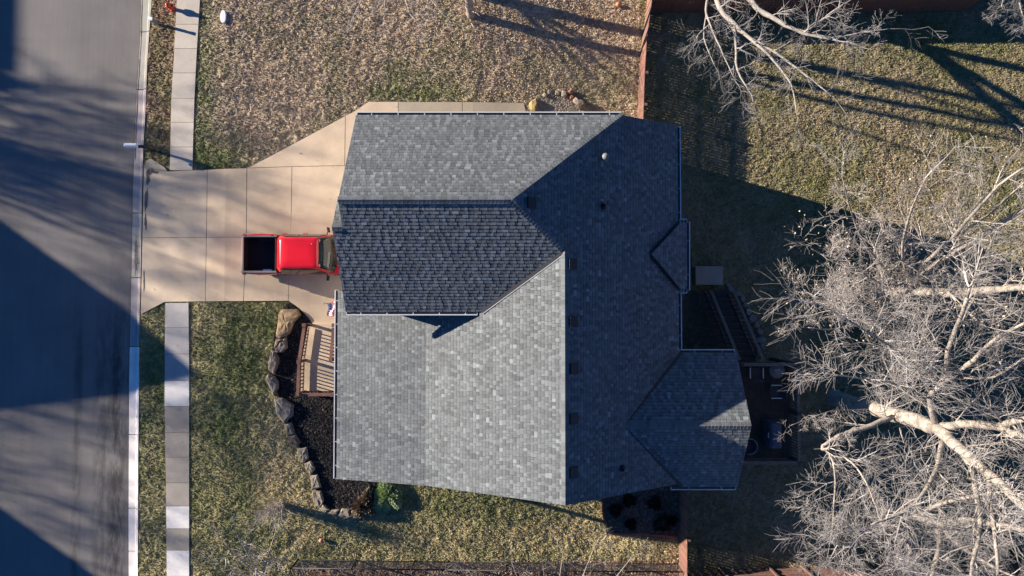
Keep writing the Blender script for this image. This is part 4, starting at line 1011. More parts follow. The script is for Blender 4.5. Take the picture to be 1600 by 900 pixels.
# ------------------------------------------------------------------ back of the house: landing, stairs, deck and its furniture
def backyard():
    p0 = U(1087, 416, .6); p1 = U(1130, 445, .6)
    r = empty('landing', ((p0.x+p1.x)/2, (p0.y+p1.y)/2, 0), 0, 'square grey concrete landing at the top of the dark back stairs', 'landing')
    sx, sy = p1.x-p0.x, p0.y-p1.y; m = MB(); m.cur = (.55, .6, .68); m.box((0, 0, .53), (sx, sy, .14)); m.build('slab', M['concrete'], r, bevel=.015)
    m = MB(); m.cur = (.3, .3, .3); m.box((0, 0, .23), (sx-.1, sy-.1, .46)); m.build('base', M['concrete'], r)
    a, b = U(1101, 455, .6), U(1126, 556, 2.3); S = empty('back_stairs', (a.x, a.y, 0), 0, 'dark timber stairs with handrails climbing beside the rear gable', 'stairs'); O = Vector((a.x, a.y, 0))
    n = 11; A = Vector(a)-O; Bv = Vector((U(1122, 560, 2.4).x, U(1122, 560, 2.4).y, 2.4))-O; A.z = .55; x0 = U(1089, 455, .6).x-O.x; wdt = 1.55
    for i in range(n):
        t = i/(n-1); y = A.y+(Bv.y-A.y)*t; z = .55+(2.4-.55)*t; xo = x0+.75*t
        m = MB(); m.box((xo+wdt/2, y-.13, z), (wdt, .30, .045)); m.build('tread', M['darkwood'], S)
    for k, (off_) in enumerate((.45, wdt+.0)):
        q0 = Vector((x0+off_, A.y, .55)); q1 = Vector((x0+.75+off_, Bv.y, 2.4)); up = Vector((0, 0, .95))
        m = MB(); m.beam(q0+up, q1+up, .13, .05); m.beam(q0-Vector((0, 0, .1)), q1-Vector((0, 0, .1)), .05, .26); h = m.build('handrail', M['stairrail'], S)
        m = MB()
        for i in range(16): w_ = q0.lerp(q1, (i+.5)/16); m.box(w_+Vector((0, 0, .47)), (.035, .035, .9))
        m.build('balusters', M['darkwood'], h)
    # deck
    Z = 2.4; c = [U(1128, 567, Z), U(1234, 567, Z), U(1234, 716, Z), U(1100, 716, Z), U(1100, 575, Z)]
    D = empty('deck', (c[0].x, c[0].y, 0), 0, 'dark raised timber deck with railing behind the rear gable', 'deck'); O = Vector(D.location)
    xa, xb, yb, ya = 9.2, c[1].x, c[1].y, c[2].y; m = MB(); y = ya; x = xa
    while x < xb: m.cur = (1,)*3; m.box((x+.07-O.x, (ya+yb)/2-O.y, Z-.02), (.132, yb-ya, .035)); x += .14
    m.build('deck_boards', M['darkwood'], D)
    m = MB()
    for (q0, q1) in (((xa, ya), (xb, ya)), ((xb, ya), (xb, yb)), ((xb, yb), (xa+.6, yb))): m.beam(Vector((*q0, Z-.15))-O, Vector((*q1, Z-.15))-O, .05, .25)
    m.build('rim_joist', M['darkwood'], D)
    zr = Z+.95
    for (q0, q1) in (((9.85, ya), (xb, ya)), ((xb, ya), (xb, yb)), ((10.6, yb), (xb, yb))):
        a_ = Vector((*q0, zr))-O; b_ = Vector((*q1, zr))-O; m = MB(); m.beam(a_, b_, .15, .04); m.beam(a_-Vector((0, 0, .8)), b_-Vector((0, 0, .8)), .05, .08); h = m.build('railing', M['stairrail'], D)
        m = MB(); n_ = int((b_-a_).length/.13)
        for i in range(1, n_): m.box(a_.lerp(b_, i/n_)-Vector((0, 0, .43)), (.035, .035, .8))
        m.build('balusters', M['darkwood'], h)
    for q in ((xa+.3, ya), (xb, ya), (xb, yb), (xb, (ya+yb)/2), (10.6, yb)): m = MB(); m.box((q[0]-O.x, q[1]-O.y, (zr+.05)/2), (.14, .14, zr+.05)); m.build('post', M['darkwood'], D)
    # table
    p = U(1214, 579, 3.12); t = empty('patio_table', (p.x, p.y, Z), 0, 'small round glass patio table in the deck corner', 'table')
    m = MB(); m.lathe([(0, .70), (.34, .70), (.36, .715), (.34, .73), (0, .73)], n=28); m.build('tabletop', M['tabletop'], t)
    for k in range(4): m = MB(); a_ = k*math.pi/2+.7; m.tube([(.12*math.cos(a_), .12*math.sin(a_), .70), (.3*math.cos(a_), .3*math.sin(a_), 0)], .015, 6); m.build('leg', M['darkmetal'], t)
    for dx, dy, s_, lab in ((-.08, .02, .045, 'small glass cup on the round patio table, left one'), (.06, .04, .05, 'small glass cup on the round patio table, right one')):
        m = MB(); m.lathe([(s_*.7, 0), (s_, .09), (s_*.85, .09), (s_*.6, .01), (0, .01)], (p.x+dx, p.y+dy, Z+.731), 12); tag(m.build('cup', M['trim']), lab, 'cup', 'cups on the patio table')
    # arm chairs
    def chair(px, py, rz, label):
        p = U(px, py, Z+.6); t = empty('patio_chair', (p.x, p.y, Z), rz, label, 'chair', 'dark patio armchairs on the deck')
        m = MB(); m.box((0, 0, .42), (.5, .48, .04)); m.build('seat', M['seat'], t, bevel=.015); m = MB(); m.beam((0, -.25, .42), (0, -.36, .95), .50, .03); m.build('backrest', M['seat'], t)
        for s_ in (-1, 1):
            m = MB(); m.box((s_*.30, 0, .64), (.045, .50, .03)); m.build('armrest', M['chrome2'], t, bevel=.01)
            m = MB(); m.tube([(s_*.29, .22, 0), (s_*.29, .22, .63)], .014, 6); m.build('leg', M['darkmetal'], t); m = MB(); m.tube([(s_*.29, -.22, .63), (s_*.29, -.28, 0)], .014, 6); m.build('leg', M['darkmetal'], t)
    chair(1182, 583, 0, 'patio chair with pale armrests near the top rail of the deck'); chair(1213, 612, math.pi/2, 'patio chair with pale armrests just below the round table')
    # covered grill
    p = U(1211, 680, 3.3); t = empty('grill', (p.x, p.y, Z), 0, 'dark blue covered grill against the right deck rail', 'grill')
    m = MB(); m.loft([[(x*sx_, y*sy_, z) for x, y in ((-1, -.9), (-.9, -1), (.9, -1), (1, -.9), (1, .9), (.9, 1), (-.9, 1), (-1, .9))] for sx_, sy_, z in ((.30, .62, .02), (.31, .63, .5), (.28, .6, .9), (.24, .56, 1.05), (.12, .42, 1.1))]); m.build('cover', M['cover'], t, bevel=.03, fixn=True)
    m = MB(); m.tube([(-.27, -.12, .93), (-.33, -.08, .95), (-.33, .1, .95), (-.27, .14, .93)], .015, 6); m.build('handle', M['chrome2'], t)
    # round hanging chair
    p = U(1170, 697, 3.0); t = empty('round_chair', (p.x, p.y, Z), 0, 'round woven tub chair half under the gable eave', 'chair')
    m = MB(); pts = [(.36*math.cos(a_), .36*math.sin(a_), .72) for a_ in [math.radians(k) for k in range(-110, 111, 20)]]; m.tube(pts, .03, 8); m.build('rim', M['rail'], t)
    m = MB(); m.lathe([(0, .34), (.22, .36), (.33, .5), (.35, .7), (.37, .7), (.35, .46), (.2, .3), (0, .28)], n=20); m.build('bowl', M['cover'], t)
    m = MB(); m.lathe([(.28, 0), (.3, .04), (.06, .1), (.06, .3)], n=14); m.build('base', M['darkmetal'], t)
M['stairrail'] = mat('stair_rail', (.14, .115, .10), .8, .2, 6, .3, 40); M['chrome2'] = mat('pale_metal', (.55, .56, .58), .5, .05, 4)
backyard()
# a lighter strip of bare soil around the landing
sheet('stair_bed_ground', M['dirt'], [[(1064, 455), (1140, 452), (1168, 490), (1186, 530), (1180, 560), (1064, 560)]], .012, colors=[(1, 1, 1)])

# ------------------------------------------------------------------ plants
def shrub(px, py, r, h, n, label, cols, name='shrub', cat='shrub', group=None, mt='green', leaf=(.03, .07), up=.6):
    p = G(px, py); o = empty(name, p, 0, label, cat, group); rr = np.random.default_rng(int(px*7+py))
    th = rr.uniform(0, 2*np.pi, n); ph = np.arccos(rr.uniform(-.1, 1, n)); q = rr.uniform(.55, 1.05, n)*(1+.22*np.sin(th*3+px)+.12*np.sin(th*7))
    C = np.stack([r*q*np.sin(ph)*np.cos(th), r*q*np.sin(ph)*np.sin(th), h*q*np.cos(ph)+.05], 1); L = rr.uniform(*leaf, n)
    d = C/np.linalg.norm(C, axis=1)[:, None]+rr.normal(0, .35, (n, 3))+np.array([0, 0, up*.3]); d /= np.linalg.norm(d, axis=1)[:, None]
    s_ = np.cross(d, rr.normal(0, 1, (n, 3))); s_ /= np.linalg.norm(s_, axis=1)[:, None]
    V = np.stack([C-s_*L[:, None]*.25, C+s_*L[:, None]*.25, C+d*L[:, None]*1.6+s_*L[:, None]*.08, C+d*L[:, None]*1.6-s_*L[:, None]*.08], 1).reshape(-1, 3)
    c = np.array(cols)[rr.integers(0, len(cols), n)]*rr.uniform(.7, 1.3, n)[:, None]
    np_mesh('foliage', V, np.arange(len(V)).reshape(-1, 4), M['blade'], np.repeat(c, 4, 0), o)
    m = MB()
    for k in range(5): a = k*1.3; m.tube([(0, 0, -.02), (r*.3*math.cos(a), r*.3*math.sin(a), h*.4), (r*.6*math.cos(a+.3), r*.6*math.sin(a+.3), h*.7)], [.02, .012, .006], 5)
    m.build('stems', M['barkdark'], o); return o
o = shrub(606, 772, .52, .27, 12000, 'bright green feathery evergreen shrub at the lower end of the front bed', [(.42, .52, .24), (.32, .42, .18), (.52, .60, .34)], leaf=(.04, .08)); o.scale = (1.15, 1.45, 1)
o = shrub(576, 780, .20, .26, 2200, 'tan dried ornamental grass leaning between the mulch and the green shrub', [(.25, .215, .155), (.33, .28, .21), (.15, .125, .09)], name='ornamental_grass', cat='grass plant', leaf=(.08, .2)); o.scale = (.7, 1.6, 1)
o = shrub(568, 792, .22, .35, 1500, 'small brown dried clump in front of the flat stones', [(.28, .22, .15), (.20, .15, .10)], name='ornamental_grass', cat='grass plant', leaf=(.08, .18)); o.scale = (1.5, 1.3, 1)
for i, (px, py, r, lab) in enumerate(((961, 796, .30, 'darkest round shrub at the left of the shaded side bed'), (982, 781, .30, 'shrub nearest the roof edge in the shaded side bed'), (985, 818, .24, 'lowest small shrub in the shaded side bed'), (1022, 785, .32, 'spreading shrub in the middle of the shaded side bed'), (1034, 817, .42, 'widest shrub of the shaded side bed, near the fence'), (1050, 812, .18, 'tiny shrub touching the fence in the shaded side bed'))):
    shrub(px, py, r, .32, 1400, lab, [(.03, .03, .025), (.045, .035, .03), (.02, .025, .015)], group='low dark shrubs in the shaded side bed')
shrub(640, 640, .1, .1, 10, 'low plant under the porch roof', [(.03, .03, .02)]) if False else None
mb = MB(); pts = [G(x, y, .05) for x, y in ((941, 778), (941, 800), (944, 812), (951, 826), (960, 834), (1000, 834), (1058, 839))]
for a, b in zip(pts[:-1], pts[1:]):
    L = (b-a).length; n = max(1, int(L/.2))
    for k in range(n): u = a.lerp(b, (k+.04)/n); v = a.lerp(b, (k+.96)/n); mb.beam(u, v, .09, .1)
tag(mb.build('bed_edging', M['brick']), 'low curved red brick edging round the shaded side bed', 'edging')

# ------------------------------------------------------------------ bare trees
class Tree:
    def __init__(s, seed): s.r = random.Random(seed); s.limb = MB(); s.tw = []; s.tips = []
    def seg(s, p0, p1, r0, r1): s.tw.append((p0, p1, r0, r1))
    def grow(s, p, d, L, r, lvl, rmin=.008, wig=.13, up=.06, spread=.75, dens=1.0, stepk=5):
        """one branch of length L from p along d, with side branches; lvl 0 = last twigs"""
        rr = s.r; n = max(3, int(stepk)) if lvl else 3; st = L/n; q = p.copy(); pts = [q.copy()]; rad = [r]
        for i in range(n):
            d = (d+Vector((rr.gauss(0, wig), rr.gauss(0, wig), rr.gauss(0, wig)+up))).normalized(); q = q+d*st; pts.append(q.copy())
            t = (i+1)/n; rad.append(max(rmin*.7, r*(1-.72*t)))
            if lvl > 0 and (i > 0 or lvl > 1):
                m = 1 if rr.random() < dens*.85 else 0
                if rr.random() < dens*.55: m += 1
                if rr.random() < (dens-1)*.8: m += 1
                for _ in range(m):
                    side = d.cross(Vector((rr.gauss(0, 1), rr.gauss(0, 1), rr.gauss(0, 1)))).normalized()
                    nd = (d*(1-spread*.45)+side*spread).normalized(); ll = L*rr.uniform(.42, .78)*(1.15-.45*t)
                    s.grow(q.copy(), nd, ll, max(rmin, rad[-1]*.62), lvl-1, rmin, wig*1.1, up, spread, dens, stepk)
        if lvl == 0: s.tips.append(q.copy())
        if r > .028: s.limb.tube(pts, rad, 7 if r > .06 else 5)
        else:
            for i in range(n): s.seg(pts[i], pts[i+1], rad[i], rad[i+1])
    def path(s, pts, rads, lvl=2, every=.55, L=2.2, spread=.95, dens=1.3, start=.15, up=.05, rmin=.0055, bumps=.05):
        """measured limb through pts, with side growth"""
        rr = s.r; P = [Vector(p) for p in pts]; Q = []; R = []
        for i in range(len(P)-1):        # Catmull-Rom smoothing
            a = P[max(0, i-1)]; b = P[i]; c = P[i+1]; d = P[min(len(P)-1, i+2)]; m = max(3, int((c-b).length/.35))
            for k in range(m):
                t = k/m; Q.append(.5*((2*b)+(c-a)*t+(2*a-5*b+4*c-d)*t*t+(3*b-a-3*c+d)*t**3)); R.append(rads[i]+(rads[i+1]-rads[i])*t)
        Q.append(P[-1]); R.append(rads[-1])
        Q = [Q[0]]+[q+Vector((rr.gauss(0, .35), rr.gauss(0, .35), rr.gauss(0, .35)))*min(bumps, R[i+1]*.5) for i, q in enumerate(Q[1:])]
        R = [r*rr.uniform(.93, 1.08) for r in R]
        s.limb.tube(Q, R, 10 if max(R) > .12 else 6)
        tot = sum((Q[i+1]-Q[i]).length for i in range(len(Q)-1)); nxt = tot*start; acc = 0
        for i in range(len(Q)-1):
            acc += (Q[i+1]-Q[i]).length
            if acc > nxt:
                nxt = acc+every*rr.uniform(.6, 1.4); d = (Q[i+1]-Q[i]).normalized(); side = d.cross(Vector((rr.gauss(0, 1), rr.gauss(0, 1), rr.gauss(0, 1)))).normalized()
                nd = (d*.5+side*spread+Vector((0, 0, .15))).normalized(); s.grow(Q[i].copy(), nd, L*rr.uniform(.6, 1.2)*(1-.35*acc/tot), max(rmin, min(R[i]*.5, .035)), lvl, rmin, .13, up, .7, dens)
        if lvl >= 0: s.grow(Q[-1].copy(), (Q[-1]-Q[-2]).normalized(), L*.9, max(rmin, R[-1]*.85), lvl, rmin, .12, up, .7, dens)
    def finish(s, name, loc, label, mtl, mtt, group=None, leaves=0, leafm=None, leafsel=None):
        T = empty(name, loc, 0, label, 'tree', group); O = Vector(loc)
        s.limb.v = [tuple(Vector(v)-O) for v in s.limb.v]
        if s.limb.f: s.limb.build('trunk', mtl, T)
        if s.tw:
            A = np.array([[*a, *b, c, d] for a, b, c, d in s.tw]); p0 = A[:, :3]-np.array(O); p1 = A[:, 3:6]-np.array(O); d = p1-p0; d /= np.linalg.norm(d, axis=1)[:, None]+1e-9
            e = np.cross(d, np.array([.31, .17, .93])); e /= np.linalg.norm(e, axis=1)[:, None]+1e-9; f = np.cross(d, e); V = []
            for k in range(3):
                t = 2*math.pi*k/3; o_ = e*math.cos(t)+f*math.sin(t); V.append(p0+o_*A[:, 6:7]); V.append(p1+o_*A[:, 7:8])
            V = np.stack(V, 1); n = len(A); b = np.arange(n)[:, None]*6
            FC = np.stack([np.concatenate([b+2*k, b+2*((k+1) % 3), b+2*((k+1) % 3)+1, b+2*k+1], 1) for k in range(3)], 1).reshape(-1, 4)
            rg = np.random.default_rng(n); tone = .55+1.05*vnoise(p0[:, 0]*1.3, p0[:, 1]*1.3+p0[:, 2], 3)*rg.uniform(.6, 1.35, n)
            tone = tone*np.where(A[:, 6] > .010, 1.25, .9); tc = np.stack([tone, tone*.985, tone*.97], 1)
            np_mesh('crown', V.reshape(-1, 3), FC, mtt, np.repeat(tc, 6, 0), T)
        if leaves and s.tips:
            V = []; tips = [t for t in s.tips if leafsel is None or leafsel(t)]
            for _ in range(leaves):
                c = s.r.choice(tips)-O+Vector((s.r.gauss(0, .12), s.r.gauss(0, .12), s.r.gauss(0, .1))); u = Vector((s.r.gauss(0, 1), s.r.gauss(0, 1), s.r.gauss(0, 1))).normalized(); v = u.cross(Vector((s.r.gauss(0, 1), s.r.gauss(0, 1), 1))).normalized(); k = s.r.uniform(.02, .048)
                for a, b in ((1, 0), (0, .6), (-1, 0), (0, -.6)): V.append(tuple(c+u*k*a+v*k*b))
            np_mesh('leaves', np.array(V), np.arange(len(V)).reshape(-1, 4), leafm or M['leaf'], None, T)
        return T
def UU(*a): return [Vector(U(*p)) for p in a]

def UZ(dz, *a): return [Vector(U(p[0], p[1], p[2]+dz)) for p in a]
def big_tree():
    t = Tree(21); b = U(1303, 622, 0)
    t.path([(b.x, b.y, -.2), (b.x, b.y, 1.2), (b.x+.05, b.y, 3.2), U(1418, 654, 6.9), U(1462, 668, 8.35)], [.46, .37, .31, .28, .26], lvl=-1, bumps=.06)
    t.grow(Vector((b.x+.1, b.y, 5.0)), Vector((-.2, 1, .2)), 2.0, .03, 2)
    t.path(UZ(2.35, (1462, 668, 6.0), (1500, 702, 7.6), (1548, 742, 9.2), (1600, 790, 10.8), (1660, 850, 12.5)), [.24, .195, .155, .115, .08], L=2.6, every=.6)
    t.path(UZ(2.35, (1466, 668, 6.0), (1500, 663, 6.8), (1535, 664, 7.8), (1572, 672, 9.0), (1625, 692, 11)), [.17, .155, .14, .11, .07], L=2.4, every=.7)
    t.path(UZ(2.35, (1560, 666, 8.6), (1600, 655, 10), (1640, 650, 11.5)), [.12, .1, .08], L=2)
    t.path(UZ(2.35, (1462, 664, 6.0), (1452, 622, 6.6), (1478, 596, 7.4), (1512, 572, 8.2), (1552, 532, 9.4), (1600, 505, 10.6)), [.12, .105, .095, .085, .065, .045], L=2.6, every=.5)
    t.path(UZ(2.35, (1455, 618, 6.6), (1432, 575, 7.8), (1408, 552, 8.8), (1370, 528, 9.8), (1325, 500, 10.6), (1290, 480, 11)), [.06, .055, .045, .04, .03, .02], L=2.2, every=.4)
    t.path(UZ(2.35, (1448, 622, 6.6), (1400, 600, 7.8), (1350, 592, 8.6), (1300, 585, 9)), [.04, .035, .03, .02], L=2, every=.4)
    t.path(UZ(2.35, (1480, 592, 7.4), (1482, 545, 8.4), (1500, 498, 9.6), (1512, 465, 10.4)), [.10, .09, .07, .05], L=2.2, every=.5)
    t.path(UZ(2.35, (1395, 651, 4.0), (1362, 664, 4.4), (1322, 677, 4.6), (1290, 694, 4.7), (1287, 702, 4.9)), [.11, .10, .09, .085, .08], lvl=2, L=1.5, every=.7)
    t.path(UZ(2.35, (1294, 704, 4.8), (1304, 735, 5.2), (1303, 790, 5.6), (1300, 830, 6.0)), [.045, .04, .03, .02], L=1.9, every=.35)
    t.path(UZ(2.35, (1296, 704, 4.8), (1330, 722, 5.6), (1352, 752, 6.2), (1368, 790, 6.6)), [.04, .035, .03, .02], L=1.8, every=.4)
    t.path(UZ(2.35, (1472, 690, 6.8), (1462, 735, 8.0), (1440, 775, 9.0), (1410, 800, 9.8), (1360, 820, 10.4)), [.09, .075, .06, .05, .03], L=2.4, every=.45)
    t.path(UZ(2.35, (1500, 704, 7.6), (1518, 730, 8.2), (1526, 770, 9.0), (1532, 820, 10), (1520, 880, 11), (1515, 930, 12)), [.11, .10, .09, .075, .06, .04], L=2.6, every=.5)
    t.path(UZ(2.35, (1545, 742, 9.2), (1548, 790, 10), (1556, 850, 11), (1560, 910, 12)), [.08, .07, .055, .04], L=2.4, every=.5)
    t.path(UZ(2.35, (1360, 640, 1.2), (1330, 641, 3), (1300, 642, 4), (1262, 655, 5), (1235, 665, 5.4)), [.04, .03, .022, .016, .009], L=.8, every=.35, dens=.9, start=.4)
    t.path(UZ(2.35, (1500, 590, 7.6), (1550, 590, 8.6), (1600, 560, 9.6)), [.06, .05, .04], L=2.4, every=.45)
    t.finish('bare_tree', (b.x, b.y, 0), 'largest bare tree at right with a thick pale trunk forking just right of its base', M['bark'], M['twig'])
big_tree()
def second_tree():
    t = Tree(33); b = U(1320, 460, 0)
    t.path([(b.x, b.y, -.2), (b.x, b.y, 1.5), (b.x+.1, b.y, 4.2), U(1450, 457, 7.0), U(1500, 457, 8.8), U(1560, 452, 10.8), U(1630, 450, 12.8)], [.32, .26, .23, .2, .17, .13, .09], lvl=2, L=2.6, every=.7, start=.5, bumps=.05)
    t.path(UZ(3.9, (1412, 455, 1.8), (1440, 430, 3.2), (1468, 410, 4.4), (1510, 385, 5.8), (1560, 350, 7.2), (1620, 318, 8.6)), [.12, .11, .10, .085, .07, .05], L=2.3, every=.55)
    t.path(UZ(3.9, (1420, 447, 2.4), (1442, 415, 4.2), (1478, 380, 6.0), (1520, 335, 7.6), (1560, 290, 9.0), (1600, 262, 10)), [.09, .08, .075, .06, .045, .03], L=2.4, every=.5)
    t.path(UZ(3.9, (1400, 452, 1.6), (1382, 420, 3.5), (1350, 380, 5.0), (1330, 330, 6.5), (1318, 285, 8)), [.06, .055, .045, .035, .02], L=1.7, every=.5)
    t.path(UZ(3.9, (1395, 455, 1.2), (1368, 440, 3.4), (1330, 415, 5.0), (1290, 400, 6.2), (1268, 388, 7.0)), [.06, .05, .04, .03, .02], L=1.4, every=.42)
    t.path(UZ(3.9, (1395, 460, 1.2), (1360, 470, 3.0), (1310, 470, 4.6), (1270, 465, 5.8), (1256, 452, 6.4)), [.06, .05, .04, .03, .02], L=1.5, every=.4)
    t.path(UZ(3.9, (1398, 463, 1.4), (1368, 490, 3.2), (1330, 508, 4.4), (1295, 515, 5.4), (1262, 512, 6)), [.05, .045, .035, .028, .02], L=1.5, every=.42)
    t.path(UZ(3.9, (1420, 440, 3.4), (1410, 395, 5.4), (1420, 340, 7), (1440, 290, 8.4)), [.06, .05, .04, .025], L=2.0, every=.5)
    t.path(UZ(3.9, (1480, 456, 6.0), (1505, 480, 7), (1530, 505, 8)), [.06, .05, .03], L=2.2, every=.5)
    t.path(UZ(3.9, (1490, 372, 6.4), (1545, 335, 7.6), (1600, 285, 9.2)), [.05, .04, .03], L=2.3, every=.45)
    t.finish('bare_tree', (b.x, b.y, 0), 'bare tree at middle right with straight pale trunk and a few dry leaves', M['bark'], M['twigbrown2'], leaves=1500)
M['twigbrown2'] = mat('twig_light_brown', (.24, .22, .205), .9, .15, 3, attr=True)
second_tree()
def third_tree():
    t = Tree(44); b = U(1386, 784, 0)
    t.path([(b.x, b.y, -.2), (b.x, b.y, 1.0), U(1435, 808, 3.5), U(1462, 818, 4.9), U(1505, 812, 6.3)], [.26, .2, .17, .15, .12], lvl=-1)
    t.path(UZ(1.3, (1440, 808, 2.4), (1462, 790, 4), (1500, 780, 5.2), (1550, 770, 6.6)), [.10, .09, .08, .06], L=2.2, every=.45)
    t.path(UZ(1.3, (1462, 818, 3.6), (1468, 850, 4.6), (1460, 880, 5.4), (1452, 920, 6)), [.12, .10, .09, .07], L=2.2, every=.45)
    t.path(UZ(1.3, (1470, 820, 3.8), (1490, 845, 4.8), (1520, 866, 5.6), (1560, 890, 6.4)), [.09, .08, .07, .05], L=2.2, every=.45)
    t.path(UZ(1.3, (1420, 803, 1.8), (1385, 828, 3.2), (1340, 846, 4.2), (1300, 850, 5), (1268, 840, 5.6)), [.07, .06, .05, .035, .02], L=2.0, every=.3)
    t.path(UZ(1.3, (1410, 800, 1.6), (1372, 800, 3.0), (1340, 810, 4.2), (1310, 800, 5)), [.05, .045, .035, .02], L=1.8, every=.35)
    t.path(UZ(1.3, (1430, 810, 2.4), (1400, 860, 4), (1370, 890, 5), (1340, 905, 5.8)), [.07, .06, .045, .03], L=2.2, every=.35)
    t.path(UZ(1.3, (1505, 812, 5.0), (1560, 820, 6.4), (1620, 830, 8)), [.12, .1, .07], L=2.4, every=.45)
    t.finish('bare_tree', (b.x, b.y, 0), 'lower bare tree at bottom right with short crooked pale limbs', M['bark'], M['twig'])
third_tree()
def top_trees():
    # straight trunk at the top of the front lawn, forking out of the picture
    t = Tree(55); b = G(735, 27)
    t.path([(b.x, b.y, -.2), (b.x, b.y+.3, 1.2), (b.x-.1, b.y+1.0, 3.2)], [.24, .19, .17], lvl=-1, bumps=.02)
    t.path([(b.x-.1, b.y+.95, 3.0), (b.x+.2, b.y+1.7, 5.5), (b.x+.1, b.y+2.6, 8.5), (b.x+.6, b.y+3.4, 12)], [.17, .15, .12, .07], L=2.2, every=1.2, dens=.6, start=.3)
    t.path([(b.x-.1, b.y+.95, 3.0), (b.x-.6, b.y+1.2, 5.5), (b.x-.7, b.y+1.9, 8), (b.x-.9, b.y+2.6, 11)], [.13, .11, .09, .05], L=2.2, every=1.2, dens=.6, start=.3)
    t.path([(b.x, b.y, 5.2), (b.x+1.2, b.y-.6, 6.6), (b.x+2.2, b.y-.8, 7.6)], [.08, .06, .04], L=1.6, every=.7, dens=.6)
    t.finish('bare_tree', (b.x, b.y, 0), 'bare tree whose grey trunk stands at the top edge of the front lawn', M['barkdark'], M['twigbrown'])
    t = Tree(56); b = Vector((-2.0, 15.9, 0))
    t.path([(b.x, b.y, -.2), (b.x, b.y+.5, 1.5), (b.x+.1, b.y+1.2, 4), (b.x+.3, b.y+2.4, 8), (b.x, b.y+3.4, 12)], [.30, .22, .2, .14, .08], L=2.4, every=1.3, dens=.6, start=.4)
    t.path([(b.x+.1, b.y+1.2, 4), (b.x+1, b.y+1.4, 6.5), (b.x+1.4, b.y+.4, 9)], [.12, .09, .05], L=2, every=1.0, dens=.6)
    t.finish('bare_tree', b, 'bare tree beyond the top edge casting the upper trunk shadow on the lawn', M['barkdark'], M['twigbrown'])
    # thin pale crown at the top, left of the trunk
    t = Tree(57); b = Vector((-5.9, 17.6, 0))
    t.path([(b.x, b.y, -.2), (b.x, b.y, 2)], [.12, .1], lvl=-1)
    for q in ((640, 22, 3.4), (600, 20, 3.2), (560, 10, 3.2), (685, 14, 3.4), (620, -20, 4.5)): t.path([(b.x, b.y, 1.9), (Vector(U(*q))+b*1)/2*1+Vector((0, 0, 1.0)), U(*q)], [.06, .04, .015], L=1.2, every=.3, start=.45, dens=.8, rmin=.006)
    t.finish('bare_tree', b, 'small fine twigged bare tree at the top edge, left of the grey trunk', M['barkdark'], M['twig'])
    # tree beyond the north fence leaning into the picture
    t = Tree(58); b = G(1085, -8); b = Vector((b.x, b.y+.6, 0))
    t.path([(b.x, b.y, -.2), (b.x, b.y, 2), (b.x+.3, b.y-.1, 3.6)], [.36, .29, .26], lvl=-1)
    t.path([(b.x+.3, b.y-.1, 3.4), U(1120, 0, 5.4), U(1147, 38, 6.2), U(1172, 60, 6.8), U(1200, 85, 7.2), U(1235, 130, 7.6), U(1245, 180, 8)], [.14, .11, .095, .07, .05, .035, .016], L=1.6, dens=1.0, every=.5, start=.35)
    t.path([U(1172, 60, 6.8), U(1220, 88, 7.2), U(1262, 120, 7.6), U(1300, 150, 8)], [.07, .055, .04, .025], L=1.5, dens=1.0, every=.5)
    t.path([U(1147, 40, 6.3), U(1150, 75, 6.6), U(1152, 108, 6.8), U(1170, 142, 7.2)], [.06, .055, .05, .02], L=1.5, dens=1.0, every=.45)
    t.path([(b.x+.3, b.y-.1, 3.4), U(1165, -10, 6.5), U(1185, 15, 7), U(1215, 32, 7.4), U(1255, 52, 7.8), U(1300, 62, 8.2)], [.16, .13, .11, .09, .06, .03], L=1.6, dens=1.0, every=.5, start=.4)
    t.path([U(1255, 52, 7.8), U(1285, 30, 8.2), U(1320, 5, 8.6)], [.05, .04, .03], L=1.9, dens=1.0, every=.4)
    t.path([U(1240, 45, 7.6), U(1300, 58, 8.0), U(1350, 50, 8.3), U(1390, 45, 8.6)], [.05, .04, .03, .015], L=1.5, dens=1.0, every=.4)
    t.path([(b.x+.2, b.y, 3.2), U(1104, 5, 5.4), U(1106, 28, 5.8), U(1130, 85, 6.4), U(1148, 125, 6.8)], [.07, .06, .045, .03, .015], L=1.5, dens=1.0, every=.4, start=.4)
    t.path([U(1104, 20, 5.6), U(1100, 60, 6.0), U(1118, 105, 6.4)], [.04, .03, .015], L=1.3, dens=1.0, every=.4)
    t.path([(b.x+.3, b.y, 3.4), (b.x+.6, b.y+.6, 7), (b.x+.6, b.y+1, 11)], [.2, .15, .08], L=2.6, every=.8, start=.4)
    t.finish('bare_tree', b, 'bare tree leaning over the top fence, thin pale branches reaching over the yard', M['bark2'], M['twig2'])
    t = Tree(59); b = Vector((24.2, 16.4, 0))
    t.path([(b.x, b.y, -.2), (b.x, b.y, 3)], [.2, .16], lvl=-1)
    for q in ((1565, 10, 5), (1598, 25, 5.4), (1585, -20, 6.5)): t.path([(b.x, b.y, 2.9), (Vector(U(*q))+b)/2+Vector((0, 0, 1.2)), U(*q)], [.08, .05, .02], L=1.4, every=.35, start=.5)
    t.finish('bare_tree', b, 'bare tree whose twigs show in the top right corner', M['bark2'], M['twig2'])
M['bark2'] = mat('bark_mid', (.26, .235, .205), .9, .25, 5, .8, 18); M['twig2'] = mat('twig_grey', (.21, .20, .195), .9, .15, 3, attr=True)
top_trees()
